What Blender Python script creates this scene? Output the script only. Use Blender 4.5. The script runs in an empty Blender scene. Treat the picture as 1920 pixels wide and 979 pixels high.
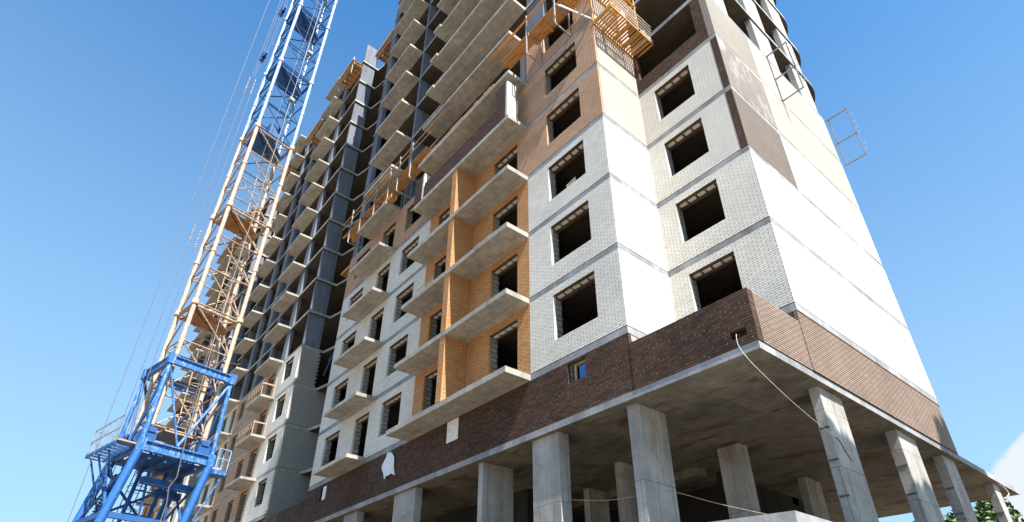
import bpy, bmesh, math, random
from mathutils import Vector, Matrix
random.seed(7)
R = math.radians
scene = bpy.context.scene
COL = scene.collection

# ------------------------------------------------------------------ camera
cam_d = bpy.data.cameras.new('camera')
cam_d.sensor_width = 36.0
cam_d.lens = 36.0 * 1098.0 / 1920.0
cam_d.shift_x = -8.0 / 1920.0
cam_d.shift_y = 101.5 / 1920.0
cam_d.clip_start = 0.1
cam_d.clip_end = 3000
cam = bpy.data.objects.new('camera', cam_d)
COL.objects.link(cam)
rx, ry = 0.64136589, 0.76723517
fwd = Vector((-ry, rx, 0)); right = Vector((rx, ry, 0)); up0 = Vector((0, 0, 1))
pitch = R(31.543)
look = fwd * math.cos(pitch) + up0 * math.sin(pitch)
upv = right.cross(look)
cam.matrix_world = Matrix(((right.x, upv.x, -look.x, 0), (right.y, upv.y, -look.y, 0), (right.z, upv.z, -look.z, 0), (0, 0, 0, 1)))
scene.camera = cam

# ------------------------------------------------------------------ light
SUN = Vector((1.0, -0.13, 1.38)).normalized()        # towards the sun
elev = math.asin(SUN.z)
azim = math.atan2(SUN.x, SUN.y)                        # from +Y towards +X
world = bpy.data.worlds.new('World'); scene.world = world; world.use_nodes = True
wn, wl = world.node_tree.nodes, world.node_tree.links
wn.clear()
wout = wn.new('ShaderNodeOutputWorld'); bg = wn.new('ShaderNodeBackground')
sky = wn.new('ShaderNodeTexSky'); sky.sky_type = 'NISHITA'; sky.sun_disc = False
sky.sun_elevation = elev; sky.sun_rotation = azim
sky.air_density = 1.0; sky.dust_density = 1.0; sky.ozone_density = 2.5; sky.altitude = 100
bg.inputs['Strength'].default_value = 0.105
# one small cumulus low on the right, part of the sky itself
tc = wn.new('ShaderNodeTexCoord')
cn = wn.new('ShaderNodeTexNoise'); cn.inputs['Scale'].default_value = 9.0; cn.inputs['Detail'].default_value = 8
cn.inputs['Roughness'].default_value = 0.55
CD = Vector((0.640 * 1040 - 0.767 * 0, 0, 0))
def pix_dir(x, y):
    v = right * (x - 968) + upv * (591 - y) + look * 1098
    return v.normalized()
cloud_dir = pix_dir(2010, 925)
dotn = wn.new('ShaderNodeVectorMath'); dotn.operation = 'DOT_PRODUCT'
dotn.inputs[1].default_value = cloud_dir
mr = wn.new('ShaderNodeMapRange'); mr.inputs['From Min'].default_value = math.cos(R(6.3)); mr.inputs['From Max'].default_value = math.cos(R(1.0))
mr.inputs['To Min'].default_value = -0.55; mr.inputs['To Max'].default_value = 0.45
add = wn.new('ShaderNodeMath'); add.operation = 'ADD'
rmp = wn.new('ShaderNodeMapRange'); rmp.inputs['From Min'].default_value = 0.40; rmp.inputs['From Max'].default_value = 0.56
rmp.interpolation_type = 'SMOOTHSTEP'
mixc = wn.new('ShaderNodeMix'); mixc.data_type = 'RGBA'
mixc.inputs['B'].default_value = (3.1, 3.3, 3.5, 1)
hs = wn.new('ShaderNodeHueSaturation'); hs.inputs['Saturation'].default_value = 1.30
wl.new(tc.outputs['Generated'], cn.inputs['Vector']); wl.new(tc.outputs['Generated'], dotn.inputs[0])
wl.new(dotn.outputs['Value'], mr.inputs['Value']); wl.new(cn.outputs['Fac'], add.inputs[0]); wl.new(mr.outputs['Result'], add.inputs[1])
wl.new(add.outputs[0], rmp.inputs['Value']); wl.new(rmp.outputs['Result'], mixc.inputs['Factor'])
tint = wn.new('ShaderNodeMix'); tint.data_type = 'RGBA'; tint.blend_type = 'MULTIPLY'; tint.inputs['Factor'].default_value = 1
tint.inputs['B'].default_value = (0.48, 0.93, 1.0, 1)
wl.new(sky.outputs['Color'], hs.inputs['Color']); wl.new(hs.outputs['Color'], tint.inputs['A']); sxyz = wn.new('ShaderNodeSeparateXYZ'); wl.new(tc.outputs['Generated'], sxyz.inputs[0])
hz = wn.new('ShaderNodeMapRange'); hz.inputs['From Min'].default_value = .93; hz.inputs['From Max'].default_value = .08; hz.inputs['To Min'].default_value = 0; hz.inputs['To Max'].default_value = .88
wl.new(sxyz.outputs['Z'], hz.inputs['Value'])
hmix = wn.new('ShaderNodeMix'); hmix.data_type = 'RGBA'; hmix.inputs['B'].default_value = (1.95, 2.85, 3.6, 1)
wl.new(hz.outputs['Result'], hmix.inputs['Factor']); wl.new(tint.outputs['Result'], hmix.inputs['A']); wl.new(hmix.outputs['Result'], mixc.inputs['A'])
wl.new(mixc.outputs['Result'], bg.inputs['Color']); wl.new(bg.outputs[0], wout.inputs['Surface'])

sun_d = bpy.data.lights.new('sun', 'SUN'); sun_d.energy = 5.0; sun_d.angle = R(0.53); sun_d.color = (1.0, 0.945, 0.87)
sun = bpy.data.objects.new('sun', sun_d); COL.objects.link(sun)
sun.rotation_euler = (-SUN).to_track_quat('-Z', 'Y').to_euler()
sun.location = (60, -10, 80)
vs = scene.view_settings
vs.view_transform = 'Standard'; vs.look = 'None'; vs.gamma = 1.0; vs.use_curve_mapping = False
vs.exposure = 1.4
scene.cycles.max_bounces = 8
scene.cycles.diffuse_bounces = 5

# ------------------------------------------------------------------ helpers
def tag(o, label=None, cat=None, group=None, kind=None):
    if label: o['label'] = label
    if cat: o['category'] = cat
    if group: o['group'] = group
    if kind: o['kind'] = kind
    return o

def empty(name, loc, rz=0.0, **kw):
    o = bpy.data.objects.new(name, None); COL.objects.link(o)
    o.location = loc; o.rotation_euler = (0, 0, rz); o.empty_display_size = 0.5
    tag(o, **kw); return o

class MB:
    def __init__(s): s.v = []; s.f = []; s.mi = []; s.cur = 0
    def quad(s, a, b, c, d):
        i = len(s.v); s.v += [tuple(a), tuple(b), tuple(c), tuple(d)]; s.f.append((i, i+1, i+2, i+3)); s.mi.append(s.cur)
    def tri(s, a, b, c):
        i = len(s.v); s.v += [tuple(a), tuple(b), tuple(c)]; s.f.append((i, i+1, i+2)); s.mi.append(s.cur)
    def box(s, x0, x1, y0, y1, z0, z1):
        i = len(s.v)
        s.v += [(x0,y0,z0),(x1,y0,z0),(x1,y1,z0),(x0,y1,z0),(x0,y0,z1),(x1,y0,z1),(x1,y1,z1),(x0,y1,z1)]
        for f in ((0,3,2,1),(4,5,6,7),(0,1,5,4),(1,2,6,5),(2,3,7,6),(3,0,4,7)):
            s.f.append(tuple(i+k for k in f)); s.mi.append(s.cur)
        return s
    def prism(s, pts, z0, z1):
        n = len(pts); i = len(s.v)
        s.v += [(p[0], p[1], z0) for p in pts] + [(p[0], p[1], z1) for p in pts]
        s.f.append(tuple(i+k for k in reversed(range(n)))); s.f.append(tuple(i+n+k for k in range(n))); s.mi += [s.cur]*2
        for k in range(n):
            j = (k+1) % n
            s.f.append((i+k, i+j, i+n+j, i+n+k)); s.mi.append(s.cur)
        return s
    def bar(s, a, b, w, h=None, up=(0,0,1)):
        h = h or w
        a, b = Vector(a), Vector(b); d = (b-a)
        if d.length < 1e-6: return s
        d.normalize(); u = Vector(up)
        if abs(d.dot(u)) > 0.98: u = Vector((1,0,0))
        sx = d.cross(u).normalized(); sy = sx.cross(d).normalized()
        i = len(s.v)
        for p in (a, b):
            for cx, cy in ((-1,-1),(1,-1),(1,1),(-1,1)):
                s.v.append(tuple(p + sx*(cx*w/2) + sy*(cy*h/2)))
        for f in ((0,1,2,3),(7,6,5,4),(0,4,5,1),(1,5,6,2),(2,6,7,3),(3,7,4,0)):
            s.f.append(tuple(i+k for k in f)); s.mi.append(s.cur)
        return s
    def tube(s, a, b, r, n=8, r2=None):
        r2 = r if r2 is None else r2
        a, b = Vector(a), Vector(b); d = (b-a)
        if d.length < 1e-6: return s
        d.normalize(); u = Vector((0,0,1)) if abs(d.z) < 0.95 else Vector((1,0,0))
        sx = d.cross(u).normalized(); sy = sx.cross(d).normalized(); i = len(s.v)
        for p, rr in ((a, r), (b, r2)):
            for k in range(n):
                t = 2*math.pi*k/n
                s.v.append(tuple(p + sx*(rr*math.cos(t)) + sy*(rr*math.sin(t))))
        for k in range(n):
            j = (k+1) % n
            s.f.append((i+k, i+n+k, i+n+j, i+j)); s.mi.append(s.cur)
        s.f.append(tuple(i+k for k in range(n))); s.f.append(tuple(i+n+k for k in reversed(range(n)))); s.mi += [s.cur]*2
        return s
    def path(s, pts, r, n=6):
        for p, q in zip(pts[:-1], pts[1:]): s.tube(p, q, r, n)
        return s
    def mesh(s, name, mats):
        me = bpy.data.meshes.new(name); me.from_pydata(s.v, [], s.f)
        if not isinstance(mats, (list, tuple)): mats = [mats]
        for m in mats: me.materials.append(m)
        me.polygons.foreach_set('material_index', s.mi)
        me.update()
        bm = bmesh.new(); bm.from_mesh(me)
        bmesh.ops.recalc_face_normals(bm, faces=bm.faces)
        ng = [f for f in bm.faces if len(f.verts) > 8]
        if ng: bmesh.ops.triangulate(bm, faces=ng)
        bm.to_mesh(me); bm.free()
        return me
    def build(s, name, mats, parent=None, **kw):
        o = bpy.data.objects.new(name, s.mesh(name, mats)); COL.objects.link(o)
        if parent is not None: o.parent = parent
        tag(o, **kw); return o

def inst(name, me, loc, parent=None, rz=0.0, **kw):
    o = bpy.data.objects.new(name, me); COL.objects.link(o); o.location = loc; o.rotation_euler = (0,0,rz)
    if parent is not None: o.parent = parent
    tag(o, **kw); return o

def wall_mb(axis, u0, u1, z0, z1, pos, thick, holes=(), mb=None):
    """axis 'x': wall in the XZ plane, outer face at Y=pos, body to Y=pos+thick.
       axis 'y': wall in the YZ plane, outer face at X=pos, body to X=pos-thick."""
    mb = mb or MB()
    us = sorted({u0, u1} | {min(max(h[i], u0), u1) for h in holes for i in (0, 1)})
    zs = sorted({z0, z1} | {min(max(h[i], z0), z1) for h in holes for i in (2, 3)})
    def solid(i, j):
        if i < 0 or j < 0 or i >= len(us)-1 or j >= len(zs)-1: return False
        uc, zc = (us[i]+us[i+1])/2, (zs[j]+zs[j+1])/2
        return not any(h[0] < uc < h[1] and h[2] < zc < h[3] for h in holes)
    if axis == 'x': P = lambda u, z, d: (u, pos + d, z)
    else: P = lambda u, z, d: (pos - d, u, z)
    for i in range(len(us)-1):
        for j in range(len(zs)-1):
            if not solid(i, j): continue
            a, b, c, d = us[i], us[i+1], zs[j], zs[j+1]
            mb.quad(P(a,c,0), P(b,c,0), P(b,d,0), P(a,d,0))
            mb.quad(P(a,c,thick), P(a,d,thick), P(b,d,thick), P(b,c,thick))
            if not solid(i-1, j): mb.quad(P(a,c,0), P(a,d,0), P(a,d,thick), P(a,c,thick))
            if not solid(i+1, j): mb.quad(P(b,c,0), P(b,c,thick), P(b,d,thick), P(b,d,0))
            if not solid(i, j-1): mb.quad(P(a,c,0), P(a,c,thick), P(b,c,thick), P(b,c,0))
            if not solid(i, j+1): mb.quad(P(a,d,0), P(b,d,0), P(b,d,thick), P(a,d,thick))
    return mb

# ------------------------------------------------------------------ materials
def new_mat(name):
    m = bpy.data.materials.new(name); m.use_nodes = True
    n = m.node_tree.nodes; b = n['Principled BSDF']
    return m, n, m.node_tree.links, b

def world_uv(n, l):
    """(u, z, 0): u runs along a wall whichever way it faces"""
    g = n.new('ShaderNodeNewGeometry')
    sp = n.new('ShaderNodeSeparateXYZ'); l.new(g.outputs['Position'], sp.inputs[0])
    sn = n.new('ShaderNodeSeparateXYZ'); l.new(g.outputs['True Normal'], sn.inputs[0])
    ab = n.new('ShaderNodeMath'); ab.operation = 'ABSOLUTE'; l.new(sn.outputs[0], ab.inputs[0])
    gt = n.new('ShaderNodeMath'); gt.operation = 'GREATER_THAN'; gt.inputs[1].default_value = 0.7; l.new(ab.outputs[0], gt.inputs[0])
    mx = n.new('ShaderNodeMix'); mx.data_type = 'FLOAT'
    l.new(gt.outputs[0], mx.inputs['Factor']); l.new(sp.outputs[0], mx.inputs['A']); l.new(sp.outputs[1], mx.inputs['B'])
    cb = n.new('ShaderNodeCombineXYZ'); l.new(mx.outputs['Result'], cb.inputs[0]); l.new(sp.outputs[2], cb.inputs[1])
    return g, sp, sn, cb

def brick_mat(name, c1, c2, mortar, bw=0.26, rh=0.075, ms=0.006, rough=0.75, stain=0.18, bias=0.0, splash=None, spec=0.35, ticks=None):
    m, n, l, b = new_mat(name)
    g, sp, sn, cb = world_uv(n, l)
    br = n.new('ShaderNodeTexBrick')
    br.inputs['Color1'].default_value = (*c1, 1); br.inputs['Color2'].default_value = (*c2, 1); br.inputs['Mortar'].default_value = (*mortar, 1)
    br.inputs['Scale'].default_value = 1; br.inputs['Brick Width'].default_value = bw; br.inputs['Row Height'].default_value = rh
    br.inputs['Mortar Size'].default_value = ms; br.inputs['Mortar Smooth'].default_value = 0.15; br.inputs['Bias'].default_value = bias
    l.new(cb.outputs[0], br.inputs['Vector'])
    ns = n.new('ShaderNodeTexNoise'); ns.inputs['Scale'].default_value = 0.55; ns.inputs['Detail'].default_value = 7; ns.inputs['Roughness'].default_value = 0.65
    l.new(g.outputs['Position'], ns.inputs['Vector'])
    r1 = n.new('ShaderNodeMapRange'); r1.inputs['From Min'].default_value = 0.3; r1.inputs['From Max'].default_value = 0.7
    r1.inputs['To Min'].default_value = 1 - stain; r1.inputs['To Max'].default_value = 1 + stain*0.35
    l.new(ns.outputs['Fac'], r1.inputs['Value'])
    mul = n.new('ShaderNodeMix'); mul.data_type = 'RGBA'; mul.blend_type = 'MULTIPLY'; mul.inputs['Factor'].default_value = 1
    l.new(br.outputs['Color'], mul.inputs['A']); l.new(r1.outputs['Result'], mul.inputs['B'])
    out = mul.outputs['Result']
    if splash:                                   # mortar smears and salt bloom
        n2 = n.new('ShaderNodeTexNoise'); n2.inputs['Scale'].default_value = splash[1]; n2.inputs['Detail'].default_value = 9; n2.inputs['Roughness'].default_value = 0.7
        mp = n.new('ShaderNodeMapping'); mp.inputs['Scale'].default_value = (1, 1, splash[3] if len(splash) > 3 else 1.6); l.new(g.outputs['Position'], mp.inputs['Vector']); l.new(mp.outputs[0], n2.inputs['Vector'])
        r2 = n.new('ShaderNodeMapRange'); r2.inputs['From Min'].default_value = splash[2]; r2.inputs['From Max'].default_value = splash[2] + 0.12
        r2.inputs['To Max'].default_value = splash[4] if len(splash) > 4 else 0.55
        l.new(n2.outputs['Fac'], r2.inputs['Value'])
        mx = n.new('ShaderNodeMix'); mx.data_type = 'RGBA'; mx.inputs['B'].default_value = (*splash[0], 1)
        l.new(r2.outputs['Result'], mx.inputs['Factor']); l.new(out, mx.inputs['A']); out = mx.outputs['Result']
    if ticks:                                    # pale mortar left in the upright joints
        def mt(op, a, c=None):
            q = n.new('ShaderNodeMath'); q.operation = op
            for i_, v_ in enumerate((a, c)):
                if v_ is None: continue
                if isinstance(v_, (int, float)): q.inputs[i_].default_value = v_
                else: l.new(v_, q.inputs[i_])
            return q.outputs[0]
        s2 = n.new('ShaderNodeSeparateXYZ'); l.new(cb.outputs[0], s2.inputs[0])
        rz = mt('DIVIDE', s2.outputs[1], rh); row = mt('FLOOR', rz); par = mt('FLOORED_MODULO', row, 2.0)
        sh = mt('MULTIPLY', mt('SUBTRACT', 1.0, par), .5)
        fx = mt('FRACT', mt('ADD', mt('ADD', mt('DIVIDE', s2.outputs[0], bw), sh), .03))
        fz = mt('FRACT', rz)
        mk = mt('MULTIPLY', mt('LESS_THAN', fx, .06), mt('MULTIPLY', mt('GREATER_THAN', fz, .18), mt('LESS_THAN', fz, .88)))
        wn_ = n.new('ShaderNodeTexWhiteNoise'); wn_.noise_dimensions = '2D'
        cc = n.new('ShaderNodeCombineXYZ'); l.new(mt('FLOOR', mt('ADD', mt('ADD', mt('DIVIDE', s2.outputs[0], bw), sh), .03)), cc.inputs[0]); l.new(row, cc.inputs[1]); l.new(cc.outputs[0], wn_.inputs[0])
        mk = mt('MULTIPLY', mk, mt('MULTIPLY', mt('POWER', wn_.outputs[0], 1.6), ticks[3]))
        mx = n.new('ShaderNodeMix'); mx.data_type = 'RGBA'; mx.inputs['B'].default_value = (*ticks[:3], 1)
        l.new(mk, mx.inputs['Factor']); l.new(out, mx.inputs['A']); out = mx.outputs['Result']
    l.new(out, b.inputs['Base Color'])
    b.inputs['Roughness'].default_value = rough; b.inputs['Specular IOR Level'].default_value = spec
    bp = n.new('ShaderNodeBump'); bp.invert = True; bp.inputs['Strength'].default_value = 0.55; bp.inputs['Distance'].default_value = 0.012
    l.new(br.outputs['Fac'], bp.inputs['Height']); l.new(bp.outputs[0], b.inputs['Normal'])
    return m

def concrete_mat(name, base, dark=0.6, panels=True, rough=0.85, rust=0.0, lines=0.55, tone=0.35, pw=1.25, ph=2.5):
    m, n, l, b = new_mat(name)
    g = n.new('ShaderNodeNewGeometry')
    n1 = n.new('ShaderNodeTexNoise'); n1.inputs['Scale'].default_value = 0.7; n1.inputs['Detail'].default_value = 10; n1.inputs['Roughness'].default_value = 0.68
    n2 = n.new('ShaderNodeTexNoise'); n2.inputs['Scale'].default_value = 14; n2.inputs['Detail'].default_value = 6; n2.inputs['Roughness'].default_value = 0.7
    mpz = n.new('ShaderNodeMapping'); mpz.inputs['Scale'].default_value = (3.0, 3.0, 0.35)
    n3 = n.new('ShaderNodeTexNoise'); n3.inputs['Scale'].default_value = 1.0; n3.inputs['Detail'].default_value = 8
    for t in (n1, n2): l.new(g.outputs['Position'], t.inputs['Vector'])
    l.new(g.outputs['Position'], mpz.inputs['Vector']); l.new(mpz.outputs[0], n3.inputs['Vector'])
    def rng(src, a, c, lo, hi):
        r = n.new('ShaderNodeMapRange'); r.inputs['From Min'].default_value = a; r.inputs['From Max'].default_value = c
        r.inputs['To Min'].default_value = lo; r.inputs['To Max'].default_value = hi; l.new(src, r.inputs['Value']); return r.outputs['Result']
    def mth(op, a, c):
        q = n.new('ShaderNodeMath'); q.operation = op
        for i, v in enumerate((a, c)):
            if isinstance(v, (int, float)): q.inputs[i].default_value = v
            else: l.new(v, q.inputs[i])
        return q.outputs[0]
    v = mth('MULTIPLY', rng(n1.outputs['Fac'], .3, .7, 1-tone, 1.12), rng(n2.outputs['Fac'], .35, .65, .86, 1.08))
    v = mth('MULTIPLY', v, rng(n3.outputs['Fac'], .4, .62, .84, 1.04))
    if panels:
        sp = n.new('ShaderNodeSeparateXYZ'); l.new(g.outputs['Position'], sp.inputs[0])
        sn = n.new('ShaderNodeSeparateXYZ'); l.new(g.outputs['True Normal'], sn.inputs[0])
        lt = n.new('ShaderNodeMath'); lt.operation = 'ABSOLUTE'; l.new(sn.outputs[2], lt.inputs[0])
        fl = mth('GREATER_THAN', lt.outputs[0], 0.7)
        ax = n.new('ShaderNodeMath'); ax.operation = 'ABSOLUTE'; l.new(sn.outputs[0], ax.inputs[0])
        fx = mth('GREATER_THAN', ax.outputs[0], 0.7)
        def mixf(f, a, c):
            q = n.new('ShaderNodeMix'); q.data_type = 'FLOAT'; l.new(f, q.inputs['Factor'])
            l.new(a, q.inputs['A']); l.new(c, q.inputs['B']); return q.outputs['Result']
        u = mixf(fx, sp.outputs[0], sp.outputs[1])
        vv = mixf(fl, sp.outputs[2], sp.outputs[1])
        cb = n.new('ShaderNodeCombineXYZ'); l.new(u, cb.inputs[0]); l.new(vv, cb.inputs[1])
        br = n.new('ShaderNodeTexBrick'); br.offset = 0.5; br.inputs['Scale'].default_value = 1
        br.inputs['Brick Width'].default_value = ph; br.inputs['Row Height'].default_value = pw; br.inputs['Mortar Size'].default_value = 0.012; br.inputs['Mortar Smooth'].default_value = 0.6
        br.inputs['Color1'].default_value = (1,1,1,1); br.inputs['Color2'].default_value = (.82,.82,.82,1); br.inputs['Mortar'].default_value = (lines,)*3 + (1,)
        # wobble the joints a little
        dn = n.new('ShaderNodeTexNoise'); dn.inputs['Scale'].default_value = 2.5; l.new(g.outputs['Position'], dn.inputs['Vector'])
        va = n.new('ShaderNodeVectorMath'); va.operation = 'SCALE'; va.inputs['Scale'].default_value = 0.03; l.new(dn.outputs['Color'], va.inputs[0])
        vb = n.new('ShaderNodeVectorMath'); vb.operation = 'ADD'; l.new(cb.outputs[0], vb.inputs[0]); l.new(va.outputs[0], vb.inputs[1])
        l.new(vb.outputs[0], br.inputs['Vector'])
        v = mth('MULTIPLY', v, br.outputs['Color'])
    mx = n.new('ShaderNodeMix'); mx.data_type = 'RGBA'; mx.blend_type = 'MULTIPLY'; mx.inputs['Factor'].default_value = 1
    mx.inputs['A'].default_value = (*base, 1); l.new(v, mx.inputs['B']); out = mx.outputs['Result']
    if rust > 0:
        n4 = n.new('ShaderNodeTexNoise'); n4.inputs['Scale'].default_value = 0.8; n4.inputs['Detail'].default_value = 9; n4.inputs['Roughness'].default_value = 0.62
        mp = n.new('ShaderNodeMapping'); mp.inputs['Location'].default_value = (9, 4, 2); mp.inputs['Scale'].default_value = (0.8, 2.2, 1); l.new(g.outputs['Position'], mp.inputs['Vector']); l.new(mp.outputs[0], n4.inputs['Vector'])
        f = rng(n4.outputs['Fac'], .56, .62, 0, rust)
        m2 = n.new('ShaderNodeMix'); m2.data_type = 'RGBA'; m2.inputs['B'].default_value = (base[0]*.42, base[1]*.30, base[2]*.2, 1)
        l.new(f, m2.inputs['Factor']); l.new(out, m2.inputs['A']); out = m2.outputs['Result']
    l.new(out, b.inputs['Base Color']); b.inputs['Roughness'].default_value = rough; b.inputs['Specular IOR Level'].default_value = 0.25
    bp = n.new('ShaderNodeBump'); bp.inputs['Strength'].default_value = 0.35; bp.inputs['Distance'].default_value = 0.02
    l.new(v, bp.inputs['Height']); l.new(bp.outputs[0], b.inputs['Normal'])
    return m

def paint_mat(name, c, c2=None, rough=0.5, scale=6, thr=0.6, metal=0.0, stretch=(1,1,1)):
    m, n, l, b = new_mat(name)
    c2 = c2 or tuple(x*0.55 for x in c)
    tcn = n.new('ShaderNodeNewGeometry')
    mp = n.new('ShaderNodeMapping'); mp.inputs['Scale'].default_value = stretch; l.new(tcn.outputs['Position'], mp.inputs['Vector'])
    ns = n.new('ShaderNodeTexNoise'); ns.inputs['Scale'].default_value = scale; ns.inputs['Detail'].default_value = 9; ns.inputs['Roughness'].default_value = 0.7
    l.new(mp.outputs[0], ns.inputs['Vector'])
    r = n.new('ShaderNodeMapRange'); r.inputs['From Min'].default_value = thr - 0.12; r.inputs['From Max'].default_value = thr + 0.06; l.new(ns.outputs['Fac'], r.inputs['Value'])
    mx = n.new('ShaderNodeMix'); mx.data_type = 'RGBA'; mx.inputs['A'].default_value = (*c, 1); mx.inputs['B'].default_value = (*c2, 1)
    l.new(r.outputs['Result'], mx.inputs['Factor']); l.new(mx.outputs['Result'], b.inputs['Base Color'])
    b.inputs['Roughness'].default_value = rough; b.inputs['Metallic'].default_value = metal
    return m

def wood_mat(name, c, c2, axis_scale=(1.2, 14, 14)):
    return paint_mat(name, c, c2, rough=0.8, scale=1.6, thr=0.55, stretch=axis_scale)

M_WHITE = brick_mat('white_brick', (.80,.765,.695), (.69,.655,.59), (.14,.125,.105), ms=.0072, stain=.12, splash=((.50,.47,.42), 1.3, .60, .5, .4))
M_TAN = brick_mat('tan_brick', (.66,.405,.255), (.53,.315,.19), (.05,.03,.02), ms=.012, stain=.12)
M_ORANGE = brick_mat('orange_brick', (.62,.32,.135), (.50,.24,.09), (.06,.024,.008), ms=.009, stain=.12)
M_BROWN = brick_mat('brown_brick', (.112,.066,.049), (.064,.039,.03), (.012,.007,.006), ms=.0075, stain=.35, bias=-.1, rough=.8, spec=.12, splash=((.30,.25,.21), 2.2, .62, 1.4, .35), ticks=(.42,.34,.28,.75))
M_GREYBROWNLIT = brick_mat('sunlit_grey_brown_brick', (.17,.135,.11), (.14,.11,.09), (.09,.07,.055), stain=.15)  # brown brick lightened in colour to carry the sun on the side face
M_SALTBROWNLIT = brick_mat('sunlit_salt_streaked_brown_brick', (.23,.20,.175), (.20,.17,.15), (.12,.10,.085), stain=.15, splash=((.60,.60,.58), 2.2, .52, .30, .38))  # sunlight put into the paler base, real salt streaks over it
M_PALEBROWN = brick_mat('pale_brown_brick', (.29,.255,.215), (.26,.225,.19), (.15,.12,.10), stain=.12)  # paler, uniform brown brick
M_BROWNLIT = brick_mat('sunlit_brown_brick', (.29,.21,.16), (.24,.17,.13), (.03,.018,.013), ms=.012, stain=.2, splash=((.55,.50,.45), 2.0, .67, 1.4, .4))  # lit copy of the brown brick for faces turned to the sun
M_TANLIT = brick_mat('sunlit_tan_brick', (.50,.405,.34), (.45,.36,.30), (.26,.20,.16), stain=.06)  # tan brick again, sun glare painted into a paler colour
M_GREY = brick_mat('grey_brick', (.44,.42,.39), (.36,.345,.32), (.03,.027,.025), ms=.009, stain=.12)
M_BLOCK = brick_mat('aerated_block', (.34,.33,.31), (.24,.235,.225), (.04,.04,.04), bw=.6, rh=.21, ms=.016, stain=.3)
M_CONC = concrete_mat('slab_concrete', (.44,.415,.37), rust=.3, tone=.3, lines=.45)
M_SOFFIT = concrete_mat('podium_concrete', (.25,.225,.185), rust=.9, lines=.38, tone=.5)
M_CEILSHADE = concrete_mat('shaded_ceiling_concrete', (.09,.072,.055), rust=.2)  # same slab concrete, interior shade darkened into the soffit colour
M_EDGE = concrete_mat('band_concrete', (.36,.365,.38), panels=False, rust=.15, tone=.55)
M_COL = concrete_mat('column_concrete', (.43,.42,.40), rust=.35, lines=.4, pw=2.1, ph=.62, tone=.4)
M_PALECOL = concrete_mat('pale_column_concrete', (.46,.455,.44), rust=.3, lines=.6, tone=.3)
M_SHADEBLUE = concrete_mat('shade_blue_concrete', (.175,.195,.235), rust=.1, lines=.8, pw=3, ph=.66, tone=.2)  # grey concrete with the blue of its shade tinted in
M_ROOMSHADE = concrete_mat('unlit_interior_concrete', (.035,.033,.03), panels=False)  # near-black colour stands for the darkness of unlit rooms
M_WOOD = wood_mat('new_plank', (.55,.28,.09), (.36,.15,.045))
M_WOODY = wood_mat('yellow_plank', (.62,.33,.09), (.42,.19,.05), (14, 1.2, 14))
M_OLDWOOD = wood_mat('weathered_plank', (.46,.33,.22), (.30,.19,.11))
M_STEEL = paint_mat('galvanised_steel', (.27,.28,.29), (.13,.11,.10), rough=.55, metal=.2)
M_WHITESTEEL = paint_mat('pale_steel', (.62,.60,.56), (.38,.27,.19), rough=.55, scale=9)
M_BLUE = paint_mat('blue_paint', (.012,.085,.28), (.01,.05,.15), rough=.62, scale=3)
M_BLUEW = paint_mat('worn_blue_paint', (.016,.115,.35), (.28,.40,.55), rough=.5, scale=11, thr=.62, stretch=(1,1,.35))
M_LEGBLUE = paint_mat('fresh_blue_paint', (.012,.10,.33), (.18,.28,.40), rough=.55, scale=7, thr=.70)
M_LBLUE = paint_mat('faded_blue_paint', (.30,.45,.66), (.10,.24,.50), rough=.5, scale=4, thr=.56)
M_CREAM = paint_mat('cream_paint', (.52,.40,.29), (.27,.15,.08), rough=.5, scale=5, thr=.60)
M_CREAMD = paint_mat('dark_cream_paint', (.40,.29,.20), (.20,.11,.06), rough=.6, scale=5, thr=.55)  # darker cream for mast bracing and rope clamps
M_RUST = paint_mat('rusty_plate', (.27,.12,.05), (.45,.27,.14), rough=.8, scale=3)
M_BLACK = paint_mat('black_rubber', (.02,.02,.022), rough=.6)
M_WHITEPL = paint_mat('white_foam', (.74,.74,.74), (.6,.6,.6), rough=.7)
M_CABLE = paint_mat('cable_sheath', (.62,.62,.62), (.45,.42,.4), rough=.5)
M_WIRE = paint_mat('wire_rope', (.16,.155,.15), (.10,.09,.08), rough=.5, metal=.3)
M_LINTEL = paint_mat('rusted_lintel', (.09,.055,.035), (.05,.035,.03), rough=.8)
M_LINTEL_ = paint_mat('tie_mark', (.07,.065,.06), (.12,.11,.10), rough=.9)
M_LBLOCK = paint_mat('pale_block', (.68,.63,.55), (.55,.50,.43), rough=.9)

# ground: one wide dusty sheet
gm, gn, gl, gb = new_mat('dry_ground')
t1 = gn.new('ShaderNodeTexNoise'); t1.inputs['Scale'].default_value = 0.15; t1.inputs['Detail'].default_value = 12
gg = gn.new('ShaderNodeNewGeometry'); gl.new(gg.outputs['Position'], t1.inputs['Vector'])
rp = gn.new('ShaderNodeValToRGB'); rp.color_ramp.elements[0].position = .35; rp.color_ramp.elements[0].color = (.17,.135,.095,1)
rp.color_ramp.elements[1].position = .65; rp.color_ramp.elements[1].color = (.27,.22,.16,1)
gl.new(t1.outputs['Fac'], rp.inputs[0]); gl.new(rp.outputs[0], gb.inputs['Base Color']); gb.inputs['Roughness'].default_value = .95
ZG = -1.6
g = MB(); g.quad((-1500,-1500,ZG), (1500,-1500,ZG), (1500,1500,ZG), (-1500,1500,ZG))
g.build('ground', gm, kind='structure')

pd = MB(); pd.box(-58, -1.5, 8.2, 33, ZG, ZG+.06)
M_ABSORB = paint_mat('bounce_absorber', (.045,.038,.03), (.03,.026,.022), rough=.95)
pd.build('path', M_ABSORB, kind='structure')  # unseen dark ground sheet added to cut light bounced under the slab

# ------------------------------------------------------------------ common numbers
J0 = 8.45; ST = 3.0; SL = 0.22
def J(k): return J0 + ST*k
FA = 11.6                     # front plane of the near block
XL, X1, XB = -31.0, -8.97, -5.3
YA2 = 14.1
NTOP = 16

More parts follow.
